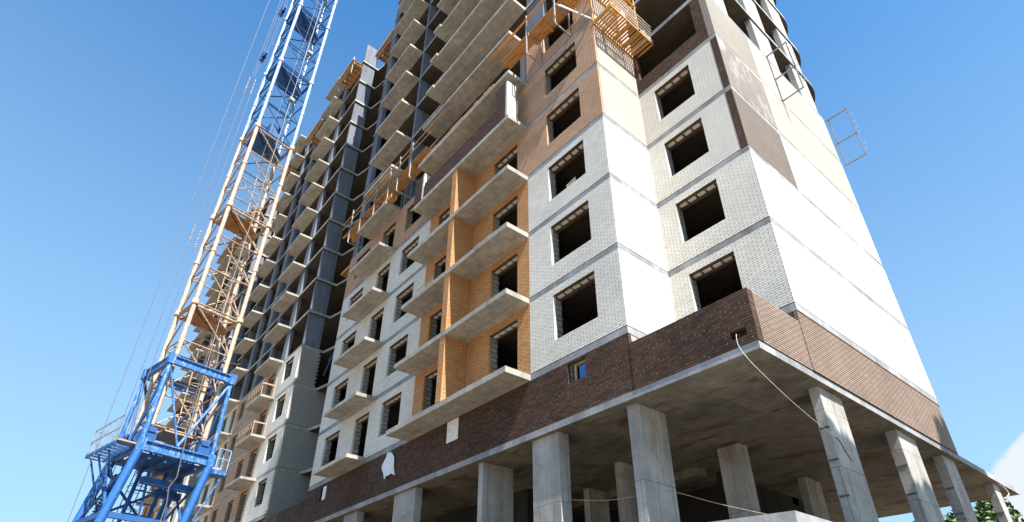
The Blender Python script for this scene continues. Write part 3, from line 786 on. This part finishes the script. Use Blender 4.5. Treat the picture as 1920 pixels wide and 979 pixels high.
m = MB()
y = 11.62
while y < 13.35:
    m.box(x1+.02, x1+.032, y, y+.014, 23.1, 24.2); y += .12
for z in (23.15, 23.4, 23.65, 23.9, 24.15): m.bar((x1+.03, 11.6, z), (x1+.03, 14.3, z), .022)
for q in range(12): m.bar((x1+.03, 13.45+.07*q, 23.02), (x1+.03, 13.47+.07*q, 23.02+random.uniform(.12,.3)), .02)
m.build('mesh_rail', M_WHITESTEEL, S3)
m = MB()
y = 11.0
while y < 11.55:
    m.box(-9.8, -8.0, y, y+.09, 25.0, 25.03); y += .14
for x in (-9.8, -8.9, -8.0): m.bar((x, 10.95, 24.97), (x, 11.6, 24.97), .05, .08)
y = 11.7
while y < 13.3:
    m.box(x0+.03, x1-.03, y, y+.08, 25.3, 25.33); y += .14
for x in (x0, x1): m.bar((x, 11.6, 25.27), (x, 13.34, 25.27), .05, .09)
m.build('upper_slat_deck', M_WOODY, S3)
m = MB(); m.bar((-9.9, 10.6, 24.4), (-8.95, 11.5, 23.15), .05); m.bar((-9.9, 10.75, 24.55), (-8.95, 11.65, 23.25), .04); m.build('diagonal_brace', M_WHITESTEEL, S3)
child_off(S3, off)

# rectangular steel frames standing out from the side wall
def side_frame(y, z0, z1, label):
    t = empty('steel_bracket', (XB, y, z0), label=label, cat='bracket', group='rectangular steel brackets on the side wall')
    h = z1-z0; zm = h*.46
    m = MB(); m.bar((.03,0,0),(.03,0,h),.05,.045); m.bar((.92,0,0),(.92,0,h),.05,.045); m.build('upright', M_STEEL, t)
    for z in (0, zm, h): m = MB(); m.bar((-.06,0,z),(.95,0,z),.05,.05); m.build('crossbar', M_STEEL, t)
    m = MB()
    for z in (.3,.62,1.35,1.7,2.1,2.6):
        if z < h: m.bar((.97,0,z),(1.06,0,z+.03),.02); m.bar((1.06,0,z+.03),(1.06,0,z+.1),.02)
    m.build('hook', M_WHITESTEEL, t)
    return t
side_frame(18.95, 20.45, 23.46, 'rectangular steel bracket standing out in front of the curved bare slabs')
side_frame(24.9, 20.68, 23.82, 'rectangular steel bracket sticking out against the blue sky')

# temporary timber railings on two balconies of the frame block
def railing(x0, x1, y, z, label):
    t = MB()
    n = 6
    for i in range(n+1):
        x = x0 + (x1-x0)*i/n + random.uniform(-.1,.1); t.bar((x, y, z), (x+random.uniform(-.05,.05), y, z+1.0), .05)
    t.bar((x0, y-.03, z+.95), (x1, y-.03, z+.85), .03, .09); t.bar((x0, y-.03, z+.5), (x1, y-.03, z+.45), .03, .09)
    t.bar((x1, y, z+.9), (x1, y+.9, z+.9), .04, .09); t.bar((x1, y+.85, z), (x1, y+.85, z+1.6), .05)
    o = t.build('timber_railing', M_OLDWOOD); return tag(o, label, 'railing', 'timber railings on the frame block balconies')
railing(-45.3, -42.2, YC-1.0, J(3), 'makeshift timber railing on the upper tan brick balcony right of the crane')
railing(-45.3, -42.2, YC-1.0, J(2), 'makeshift timber railing on the lower balcony beside the crane portal')

# wooden crate platform leaning out of the recess
t = empty('wood_platform', (-32.0, 13.0, 24.0), label='small orange timber platform jutting from the recess beside the tan brick edge', cat='platform')
m = MB(); m.box(-1.6, 1.0, -.9, .6, 0, .03); m.build('deck', M_WOOD, t)
m = MB()
for y in (-.9, .6): m.bar((-1.65, y, -.03), (1.0, y, -.03), .06, .16)
for x in (-1.65, -.3, 1.0): m.bar((x, -.93, -.03), (x, .63, -.03), .06, .16)
m.build('frame', M_WOOD, t)

# ladder-like blue steel prop in the toothed opening
m = MB(); m.bar((-36.4, 13.2, J(3)), (-34.2, 13.3, J(4)), .07); m.bar((-34.1, 13.3, J(3)), (-34.1, 13.3, J(4)-SL), .07); m.bar((-36.0,13.2,J(3)+1),(-34.1,13.3,J(3)+1.5),.05)
tag(m.build('steel_prop', M_BLUE), 'blue steel props leaning in the dark recess beside the toothed brick', 'prop')

# things on the loggia slabs
t = empty('folding_rack', (-19.8, 10.7, J(2)), label='pale steel rack lying on loggia slab edge left of the orange divider', cat='rack')
m = MB()
for i in range(9): m.bar((.0+i*.15, 0, .02), (.08+i*.15, .0, .42), .02)
m.bar((-.05,0,.02),(1.3,0,.02),.03); m.bar((0,0,.4),(1.32,0,.42),.03); m.build('rack_frame', M_OLDWOOD, t)
m = MB(); m.box(.1,.95,.05,.25,.0,.14); m.build('foam_strip', M_WHITEPL, t)
m = MB(); m.tube((1.15,.15,.0),(1.3,.2,.42),.1,10); m.build('bucket', M_BLACK, t)
t = empty('tool_box', (-15.5, 10.75, J(2)), label='long dark trough lying on the loggia slab in front of the orange brick', cat='trough')
m = MB(); m.prism([(0,0),(1.15,0),(1.15,.3),(0,.3)], 0.02, .26); m.build('trough', M_BLACK, t)
m = MB(); m.bar((1.15,.1,0),(1.2,.1,.42),.04); m.bar((1.2,.1,.42),(1.3,.1,.36),.04); m.bar((0,.0,.28),(1.2,0,.28),.03); m.build('handle', M_WHITESTEEL, t)
# bundle of wires in a corner window
m = MB()
for i in range(9): m.bar((-11.0+i*.05, FA+.1, J(2)+.78), (-11.02+i*.055, FA+.02, J(2)+.93+.012*i), .014)
tag(m.build('wire_bundle', M_WHITESTEEL), 'bundle of pale wires sticking up on the sill of the third corner window', 'wires')

# plastic sheet hanging from a small window of the brown base
sm, sn_, sl_, sb = new_mat('plastic_sheet')
sb.inputs['Base Color'].default_value = (.72,.73,.75,1); sb.inputs['Roughness'].default_value = .4
bmh = bmesh.new(); NX, NZ = 18, 24; grid = []
for j in range(NZ+1):
    row = []
    tz = j/NZ
    for i in range(NX+1):
        tx = i/NX
        w = .42 + .75*math.sin(min(tz*2.4, 1.57)) * (1 if tz < .6 else 1-.9*(tz-.6))
        cx_ = -22.35 + .28*tz
        x = cx_ + (tx-.5)*w*.85 + .05*math.sin(9*tz+5*tx)
        z = 8.12 - 1.02*tz - .16*abs(tx-.55)*tz + .06*math.sin(7*tx+3*tz)
        y = FA - .05 - .07*math.sin(14*tx+3*tz)*tz - .05*tz
        row.append(bmh.verts.new((x, y, z)))
    grid.append(row)
for j in range(NZ):
    for i in range(NX): bmh.faces.new((grid[j][i], grid[j][i+1], grid[j+1][i+1], grid[j+1][i]))
me = bpy.data.meshes.new('plastic_sheet'); bmh.to_mesh(me); bmh.free(); me.materials.append(sm)
for p_ in me.polygons: p_.use_smooth = True
o = bpy.data.objects.new('plastic_sheet', me); COL.objects.link(o)
md = o.modifiers.new('thickness', 'SOLIDIFY'); md.thickness = .004
tag(o, 'crumpled white plastic sheet hanging from a small hole in the brown brick base', 'sheet')

# cables
m = MB()
pts = [(-5.84,11.9,6.79),(-5.84,11.66,6.80),(-5.83,11.56,6.74),(-5.80,11.5,6.45),(-5.66,11.53,6.05),(-5.50,11.8,5.65),(-5.42,12.5,5.28),(-5.42,13.4,5.05),(-5.48,14.4,4.93),(-5.50,14.75,4.93)]
def smooth(pts, n=5):
    P = [Vector(p) for p in pts]; out = []
    for i in range(len(P)-1):
        p0, p1, p2, p3 = P[max(i-1,0)], P[i], P[i+1], P[min(i+2,len(P)-1)]
        for s in range(n):
            t = s/n
            out.append(.5*((2*p1)+(-p0+p2)*t+(2*p0-5*p1+4*p2-p3)*t*t+(-p0+3*p1-3*p2+p3)*t**3))
    out.append(P[-1]); return out
m.path(smooth(pts), .0065)
tag(m.build('power_cable', M_CABLE), 'white cable drooping from the hole in the brown parapet to a column', 'cable')
m = MB(); m.path(smooth([(-5.51,14.75,4.93),(-5.515,14.95,4.82),(-5.515,15.1,4.6),(-5.512,15.3,4.45)]), .012); tag(m.build('wire_tail', M_WIRE), 'thin dark wire end lying on the sunlit column face', 'cable')
m = MB(); m.path(smooth([(-12.3,12.0,4.3),(-11.1,12.4,4.1),(-9.9,12.4,3.99),(-9.2,12.3,3.95)]), .008); tag(m.build('rope', M_OLDWOOD), 'slack pale rope stretched between two front columns', 'rope')
m = MB(); m.path(smooth([(-9.15,12.6,4.0),(-8.57,12.4,3.79),(-7.54,12.4,3.34),(-6.48,12.4,2.93),(-5.6,12.1,2.6)]), .008); tag(m.build('rope', M_OLDWOOD), 'pale rope sagging to the right of the tall front column', 'rope')
m = MB(); m.path(smooth([(-5.40,28.6,6.24),(-5.40,29.2,6.2),(-5.4,29.5,6.0),(-5.42,29.1,5.82)]), .02); tag(m.build('wire_loop', M_CABLE), 'short white cable loop under the far tip of the podium slab', 'cable')

# low concrete canopy at the bottom edge
t = empty('entrance_canopy', (-5.5, 10, ZG), label='low concrete canopy slab cut off by the bottom edge of the photo', cat='canopy')
m = MB(); m.prism([(-8.6,7.5),(-4.04,8.56),(-4.04,12.5),(-8.6,12.5)], 1.83, 2.0)
o = m.build('roof_slab', M_EDGE, t); o.location = (5.5, -10, -ZG)
m = MB(); m.box(-8.3,-8.05,8.0,8.3,ZG,1.83); m.box(-4.5,-4.25,8.9,9.2,ZG,1.83); m.box(-4.5,-4.25,11.9,12.2,ZG,1.83); o = m.build('post', M_COL, t); o.location = (5.5, -10, -ZG)
m = MB(); m.box(-8.2,-4.4,12.1,12.3,ZG,1.83); o = m.build('rear_wall', M_ROOMSHADE, t); o.location = (5.5, -10, -ZG)

# =================================================================== CRANE
YAW = R(100.86)
KX, KY = -27.58-.004*16.07, 4.058-.009*16.07
K = empty('tower_crane', (KX, KY, ZG), YAW, label='lattice tower crane with blue portal, cream lower mast and blue upper mast', cat='crane')
K.rotation_euler = (Matrix.Rotation(.004, 3, 'Y') @ Matrix.Rotation(-.009, 3, 'X') @ Matrix.Rotation(YAW, 3, 'Z')).to_euler()   # the mast leans a touch
def kz(z): return z - ZG
sq = [(-1,-1),(1,-1),(1,1),(-1,1)]
HX, HY = 1.077, .843
cor = [(a*HX, b*HY) for a, b in sq]        # F, R, B, L
LEV = [8.57, 14.47, 20.36, 26.25, 32.14, 38.04, 43.93, 49.8]
lv0 = 7.9
def section(z0, z1, mleg, mbr, plate_mat):
    np_ = 3; h = (z1-z0)/np_
    b = MB()
    for i in range(4):
        a, c = cor[i], cor[(i+1) % 4]
        for j in range(np_):
            za, zb = kz(z0+h*j), kz(z0+h*(j+1))
            b.tube((a[0],a[1],za), (c[0],c[1],za), .038, 6)
            p_, q_ = (c, a) if i in (0, 2) else (a, c)
            b.tube((p_[0],p_[1],za), (q_[0],q_[1],zb), .034, 6)
        b.tube((a[0],a[1],kz(z1)-.18), (c[0],c[1],kz(z1)-.18), .065, 6)
    b.tube((-HX,-HY,kz(z1)-.2), (HX,HY,kz(z1)-.2), .045, 6); b.tube((HX,-HY,kz(z1)-.2), (-HX,HY,kz(z1)-.2), .045, 6)
    s = b.build('mast_section', mbr, K)
    for cx_, cy_ in cor:
        legs = MB(); legs.tube((cx_,cy_,kz(z0)), (cx_,cy_,kz(z1)), .10, 10)
        legs.tube((cx_,cy_,kz(z1)-.12), (cx_,cy_,kz(z1)+.12), .16, 10)
        legs.tube((cx_,cy_,kz((z0+z1)/2)-.06), (cx_,cy_,kz((z0+z1)/2)+.06), .13, 10)
        legs.build('mast_leg', mleg, s)
    pl = MB(); zz = kz(z1)-.32
    pl.prism([(-.97,-.74),(.1,-.74),(.95,.0),(.95,.74),(-.97,.74)], zz, zz+.03)
    pl.bar((-.9,-.7,zz-.04),(.6,.7,zz-.04),.05,.07); pl.bar((-.3,.7,zz-.04),(-.2,-.7,zz-.04),.05,.07)
    pl.bar((-.97,.76,zz+.1),(.95,.76,zz+.1),.03,.12)
    pl.build('rest_platform', plate_mat, s)
    # ladder with hoops
    ld = MB(); lx, ly = .55, .55
    for dx in (-.2, .2): ld.bar((lx+dx, ly, kz(z0)), (lx+dx-.25, ly-.2, kz(z1)), .035)
    n = int((z1-z0)/.33)
    for i in range(n):
        t_ = i/n; ld.bar((lx-.2-.25*t_, ly-.2*t_, kz(z0+.33*i)), (lx+.2-.25*t_, ly-.2*t_, kz(z0+.33*i)), .022)
    for i in range(1, 7):
        t_ = i/7; z_ = kz(z0+(z1-z0)*t_); cx0, cy0 = lx-.25*t_, ly-.2*t_-.3
        hp = [(cx0+.32*math.cos(R(a_)), cy0+.32*math.sin(R(a_)), z_) for a_ in range(50, -231, -28)]
        ld.path(hp, .014, 4)
    for a_ in (0, -90, -180): ld.path([(lx-.25*t_/5+.32*math.cos(R(a_)), ly-.2*t_/5-.3+.32*math.sin(R(a_)), kz(z0+(z1-z0)*t_/5)) for t_ in range(1, 6)], .012, 4)
    ld.build('ladder', M_BLUEW if mleg is M_LBLUE else M_CREAM, s)
    return s
for i in range(7):
    z0, z1 = LEV[i], LEV[i+1]
    tan_ = z1 < 26.5
    section(z0, z1, M_CREAM if tan_ else M_LBLUE, M_CREAMD if tan_ else M_BLUE, M_RUST if z1 < 25 else M_BLUE)
for cx_, cy_ in cor:
    m = MB(); m.tube((cx_,cy_,kz(7.4)), (cx_,cy_,kz(8.54)), .105, 10); m.build('mast_foot', M_CREAM, K)
# lamps / boxes on the mast
for z, xx, yy in ((40.2,.1,-1.05),(34.2,.2,-1.05),(29.4,.0,-1.05)):
    m = MB(); m.box(xx, xx+.3, yy-.1, yy+.12, kz(z), kz(z)+.22); m.build('junction_box', M_STEEL, K)
m = MB(); m.box(-.1,.55,.1,.7,kz(27.2),kz(28.1)); m.build('control_cabinet', M_BLUE, K)

# portal: lower and upper frame, raking posts, splayed legs
zl, zu = 7.57, 11.31
cl = [(a*1.37, b*1.34) for a, b in sq]; cu = [(a*1.33, b*1.25) for a, b in sq]
m = MB()
def ibeam(m, a, b, h, w):
    a, b = Vector(a), Vector(b)
    m.bar(a, b, .04, h-.06); 
    for s_ in (-1, 1): m.bar(a+Vector((0,0,s_*(h/2-.03))), b+Vector((0,0,s_*(h/2-.03))), w, .05)
for i in range(4):
    a, c = cl[i], cl[(i+1) % 4]; ibeam(m, (*a, kz(zl)), (*c, kz(zl)), .42, .2)
for i in range(4): a = cl[i]; m.box(a[0]-.13,a[0]+.13,a[1]-.13,a[1]+.13,kz(zl)-.26,kz(zl)+.26)
m.build('lower_frame', M_BLUEW, K)
m = MB()
for i in range(4):
    a, c = cu[i], cu[(i+1) % 4]; ibeam(m, (*a, kz(zu)), (*c, kz(zu)), .38, .18)
for i in range(4): a = cu[i]; m.box(a[0]-.13,a[0]+.13,a[1]-.13,a[1]+.13,kz(zu)-.23,kz(zu)+.24)
m.build('upper_frame', M_BLUEW, K)
for i in range(4):
    m = MB(); a, b = cl[i], cu[i]; m.tube((*a, kz(zl)+.2), (*b, kz(zu)-.2), .09, 12); m.build('corner_post', M_BLUEW, K)
    c2, d2 = cl[(i+1) % 4], cu[(i+1) % 4]
    mid = ((a[0]+c2[0])/2*.95+a[0]*.05, (a[1]+c2[1])/2*.95+a[1]*.05)
    m = MB(); m.tube((*b, kz(zu)-.2), (mid[0], mid[1], kz(zl)+.25), .045, 8); m.tube((*d2, kz(zu)-.2), (mid[0], mid[1], kz(zl)+.25), .06, 8); m.build('raking_brace', M_BLUEW if i == 0 else M_BLUE, K)
# inner deck and clamps of the portal
m = MB(); m.box(-1.25,1.25,-1.25,1.25,kz(7.28),kz(7.32))
for q in (-.9,-.3,.3,.9): m.bar((q,-1.3,kz(7.2)),(q,1.3,kz(7.2)),.1,.16)
m.build('portal_deck', M_BLUE, K)
for cx_, cy_ in cor:
    m = MB(); m.box(cx_*1.05-.28,cx_*1.05+.28,cy_*1.05-.22,cy_*1.05+.22,kz(7.85),kz(8.22)); m.box(cx_-.16,cx_+.16,cy_-.3,cy_+.3,kz(8.2),kz(8.4))
    m.bar((cx_*1.25,cy_*1.25,kz(8.42)),(cx_*.95,cy_*.95,kz(8.42)),.3,.12)
    m.build('mast_clamp', M_BLUE, K)
m = MB(); m.box(-.5,.9,-.6,.85,kz(8.55),kz(8.62)); m.box(-1.0,.2,.3,1.0,kz(9.0),kz(9.06)); m.build('timber_deck', M_OLDWOOD, K)
# feet: world offset converted to crane axes
def to_local(dx, dy): return (dx*math.cos(-YAW)-dy*math.sin(-YAW), dx*math.sin(-YAW)+dy*math.cos(-YAW))
fx, fy = to_local(0, -1.3)
feet = []
for i, (a, b) in enumerate(sq):
    s_ = 1.40
    feet.append((a*s_+fx, b*s_+fy))
for i in range(4):
    m = MB(); a = cl[i]; m.tube((a[0], a[1], kz(zl)-.2), (feet[i][0], feet[i][1], .1), .16, 14, .14); m.box(feet[i][0]-.35,feet[i][0]+.35,feet[i][1]-.35,feet[i][1]+.35,0,.2)
    m.build('portal_leg', M_LEGBLUE, K)
def legpt(i, z):
    t_ = (kz(zl)-.2-kz(z))/(kz(zl)-.3); a, f = cl[i], feet[i]
    return (a[0]+(f[0]-a[0])*t_, a[1]+(f[1]-a[1])*t_, kz(z))
for zt, zb in ((7.0,4.9),(4.9,1.5)):
    m = MB()
    for i in range(4):
        j = (i+1) % 4
        m.bar(legpt(i, zb), legpt(j, zb), .16, .2)
        if i: m.tube(legpt(i, zt), legpt(j, zb), .055, 6); m.tube(legpt(j, zt), legpt(i, zb), .055, 6)
    m.build('leg_bracing', M_BLUE, K)
m = MB()
for q in (-.5, .45): m.bar((q, .3, kz(7.2)), (q+fx*.5, .3+fy*.5, 0), .12); m.bar((q, -.5, kz(7.2)), (q+.3, -.2, kz(4.9)), .07)
for i in range(18): m.bar((-.5+fx*.5*(i/19), .3+fy*.5*(i/19), kz(7.2)-.46*i), (.45+fx*.5*(i/19), .3+fy*.5*(i/19), kz(7.2)-.46*i), .05)
m.build('climbing_post', M_BLUE, K)
m = MB(); m.box(-.7,1.2,-.75,-.45,kz(6.35),kz(6.6)); m.box(.2,1.25,.2,.6,kz(6.2),kz(6.45)); m.build('cross_beam', M_BLUE, K)
# bolted spring damper column at the far left, ribbed
m = MB()
zz = kz(6.9)
while zz > .3:
    t_ = (kz(6.9)-zz)/8.0; m.box(-1.0+fx*t_-.12, -1.0+fx*t_+.12, 1.3+fy*t_-.12, 1.3+fy*t_+.12, zz-.05, zz); zz -= .12
m.tube((-1.0,1.3,kz(6.95)),(-1.0+fx,1.3+fy,.1),.08,8)
m.build('ribbed_column', M_BLUE, K)
# side platform with railing on the left
pf = MB()
xa, xb_, ya, yb = -2.15, -1.5, -1.1, 1.9      # crane axes: x outwards, y to the left
for x in (xa, xb_): pf.bar((x, ya, kz(7.5)), (x, yb, kz(7.5)), .06, .14)
for i in range(8): pf.bar((xa, ya+(yb-ya)*i/7, kz(7.48)), (xb_, ya+(yb-ya)*i/7, kz(7.48)), .05, .05)
P = pf.build('side_platform', M_BLUE, K)
m = MB()
for i in range(16): m.bar((xa+.04*i+.02, ya, kz(7.56)), (xa+.04*i+.02, yb, kz(7.56)), .012)
m.build('platform_grating', M_LBLUE, P)
m = MB(); m.box(xa, xb_, ya-.12, ya+.25, kz(7.57), kz(7.62)); m.build('loose_plank', M_OLDWOOD, P)
m = MB()
for i in range(7):
    y = ya+(yb-ya)*i/6; m.tube((xa, y, kz(7.55)), (xa, y, kz(8.6)), .018, 6)
for z in (8.1, 8.6): m.tube((xa, ya, kz(z)), (xa, yb, kz(z)), .02, 6); m.tube((xa, yb, kz(z)), (xb_+.3, yb+.1, kz(z)), .02, 6)
m.build('platform_railing', M_STEEL, P)
m = MB()
for y in (-.2, .8, 1.6): m.bar((xa+.1, y, kz(7.42)), (-1.2, y, kz(5.6)), .06)
m.build('platform_strut', M_BLUE, P)
# little platform on the right side
m = MB(); m.box(1.45, 2.0, -1.7, -1.0, kz(7.05), kz(7.22)); m.bar((1.9,-1.6,kz(7.0)),(1.4,-1.2,kz(5.2)),.05); P2 = m.build('end_platform', M_BLUEW, K)
m = MB()
for x, y in ((1.98,-1.68),(1.98,-1.05),(1.5,-1.68)): m.tube((x,y,kz(7.2)),(x,y,kz(8.1)),.018,6)
m.path([(1.5,-1.68,kz(8.1)),(1.98,-1.68,kz(8.1)),(1.98,-1.05,kz(8.1))], .018); m.path([(1.5,-1.68,kz(7.7)),(1.98,-1.68,kz(7.7)),(1.98,-1.05,kz(7.7))], .014)
m.build('platform_railing', M_LBLUE, P2)
# ladder with hoops below the portal
m = MB(); 
for dx in (-.22, .22): m.bar((-.4+dx, .5, kz(7.2)), (-.4+dx+fx*.6, .5+fy*.6, .2), .03)
for i in range(25): t_ = i/26; m.bar((-.62+fx*.6*t_, .5+fy*.6*t_, kz(7.2)-.33*i), (-.18+fx*.6*t_, .5+fy*.6*t_, kz(7.2)-.33*i), .02)
for i in range(1, 9):
    t_ = i/10; z_ = kz(7.2)-8.6*t_
    m.path([(-.4+fx*.6*t_+.35*math.cos(R(a_)), .2+fy*.6*t_+.35*math.sin(R(a_)), z_) for a_ in range(50,-231,-28)], .014, 4)
m.build('access_ladder', M_BLUE, K)
m = MB(); m.box(-.35,-.05,.4,.62,kz(4.7),kz(4.95)); m.build('floodlight', M_BLACK, K)

# hoist ropes and hook blocks (world positions turned into crane axes)
def wl_(x, y, z):
    q = to_local(x-KX-.004*kz(z), y-KY-.009*kz(z)); return (q[0], q[1], kz(z))
ropes = [(-27.95,1.68,ZG,70,.014),(-27.93,2.20,-1.6,30.5,.014),(-27.90,2.52,-1.6,31.0,.014),
         (-27.90,2.30,31.2,70,.012),(-27.90,2.42,31.2,70,.012),(-27.88,2.60,34.0,70,.012),(-27.86,2.72,34.5,70,.012),(-27.85,2.95,20,70,.010)]
for x, y, za, zb, r_ in ropes:
    m = MB(); m.tube(wl_(x,y,za), wl_(x,y,zb), r_, 5); m.build('hoist_rope', M_WIRE if r_ < .013 or y < 2 else M_WIRE, K)
m = MB(); m.path([(.25,-1.0,kz(60)),(.15,-1.0,kz(30)),(.1,-1.05,kz(14)),(.1,-1.3,kz(11)),(.12,-1.5,kz(8)),(.2,-1.55,kz(6.6)),(.05,-1.5,kz(6.2)),(.15,-1.5,kz(5.6)),(0,-1.5,kz(0))], .021, 6); m.path([(-.1,-.95,kz(60)),(-.15,-.98,kz(36)),(-.25,-.9,kz(30)),(-.3,-.7,kz(24))], .012, 5)
m.build('feed_cable', M_WIRE, K)
def hookblock(x, y, z):
    q = wl_(x, y, z)
    m = MB()
    for s_ in (-.16, .16): m.tube((q[0]-.06, q[1]+s_, q[2]), (q[0]+.06, q[1]+s_, q[2]), .26, 16)
    m.box(q[0]-.10, q[0]-.07, q[1]-.34, q[1]+.34, q[2]-.38, q[2]+.18); m.box(q[0]+.07, q[0]+.10, q[1]-.34, q[1]+.34, q[2]-.38, q[2]+.18)
    m.tube((q[0], q[1], q[2]-.35), (q[0], q[1], q[2]-.72), .05); m.box(q[0]-.1,q[0]+.1,q[1]-.1,q[1]+.1,q[2]-.55,q[2]-.36)
    m.build('hook_block', M_BLUE, K)
hookblock(-27.90, 2.48, 33.4); hookblock(-27.85, 2.62, 38.4)
def shackles(x, y, z, n):
    m = MB()
    for i in range(n):
        zz = z - i*.16; q = wl_(x+random.uniform(-.02,.02), y, zz); m.tube((q[0], q[1], q[2]-.01), (q[0], q[1], q[2]+.17), .014, 6); m.tube(q, (q[0], q[1], q[2]+.09), random.choice((.024,.04,.032)), 8)
    m.build('rope_clamp', M_CREAMD, K)
shackles(-27.93, 2.20, 30.9, 9); shackles(-27.90, 2.52, 30.9, 9); shackles(-27.93,2.20,19.2,8); shackles(-27.90,2.52,19.0,8)

# =================================================================== TREES
leafm, ln, ll, lb = new_mat('leaf')
oi = ln.new('ShaderNodeNewGeometry'); nz = ln.new('ShaderNodeTexNoise'); nz.inputs['Scale'].default_value = 2.5; ll.new(oi.outputs['Position'], nz.inputs['Vector'])
rr = ln.new('ShaderNodeValToRGB'); rr.color_ramp.elements[0].position = .35; rr.color_ramp.elements[0].color = (.035,.075,.012,1); rr.color_ramp.elements[1].position = .65; rr.color_ramp.elements[1].color = (.11,.17,.035,1)
e3 = rr.color_ramp.elements.new(.55); e3.color = (.07,.12,.02,1)
ll.new(nz.outputs['Fac'], rr.inputs[0]); ll.new(rr.outputs[0], lb.inputs['Base Color']); lb.inputs['Roughness'].default_value = .55
M_BARK = paint_mat('bark', (.16,.12,.09), (.09,.065,.05), rough=.9)
def tree(loc, h, cr, n, label, leaf=.16, trunk=.22):
    t = empty('tree', loc, label=label, cat='tree', group='trees around the building')
    m = MB(); hb = h - cr*1.5
    m.tube((0,0,0), (0.1,0.05,hb), trunk, 10, trunk*.6)
    blobs = []
    for i in range(11):
        a = random.uniform(0, 6.28); rr_ = cr*random.uniform(.2,.75); zz = h - cr*random.uniform(.35,1.5)
        tip = Vector((rr_*math.cos(a), rr_*math.sin(a), zz)); blobs.append((tip, cr*random.uniform(.28,.45)))
        m.tube((.08,.04,hb*random.uniform(.75,1)), tip, trunk*.35, 6, .02)
    blobs.append((Vector((0,0,h-cr*.4)), cr*.4))
    m.build('trunk', M_BARK, t)
    v = []; f = []
    for i in range(n):
        c_, r_ = random.choice(blobs)
        d = Vector((random.gauss(0,1), random.gauss(0,1), random.gauss(0,1))).normalized()*r_*random.uniform(.35,1.08)
        p_ = c_ + d; a_ = Vector((random.uniform(-1,1),random.uniform(-1,1),random.uniform(-.6,.6))).normalized(); b_ = a_.cross(Vector((random.uniform(-1,1),random.uniform(-1,1),random.uniform(-1,1)))).normalized()
        s = leaf*random.uniform(.6,1.3); k_ = len(v)
        v += [tuple(p_-a_*s), tuple(p_+b_*s*.45), tuple(p_+a_*s), tuple(p_-b_*s*.45)]; f.append((k_,k_+1,k_+2,k_+3))
    me = bpy.data.meshes.new('crown'); me.from_pydata(v, [], f); me.materials.append(leafm)
    o = bpy.data.objects.new('crown', me); COL.objects.link(o); o.parent = t
    return t
tree((-12.4, 44.0, ZG), 10.1, 2.6, 9000, 'leafy tree crown seen between the two right columns under the slab', leaf=.2)
tree((-8.9, 43.0, ZG), 10.3, 2.7, 9000, 'leafy tree crown left of the last right column under the slab tip', leaf=.2)
tree((-5.6, 46.0, ZG), 9.4, 2.2, 6000, 'smaller leafy tree at the bottom right behind the last column', leaf=.2)
tree((4.2, 14.0, ZG), 19.3, 2.5, 11000, 'tall leafy tree just outside the right edge shading the nearest side column', leaf=.27)
tree((4.3, 18.9, ZG), 18.6, 2.2, 9000, 'leafy tree outside the right edge between two taller ones', leaf=.27)
tree((6.2, 24.2, ZG), 23.2, 3.0, 15000, 'tallest leafy tree outside the right edge shading the end of the side wall', leaf=.30)
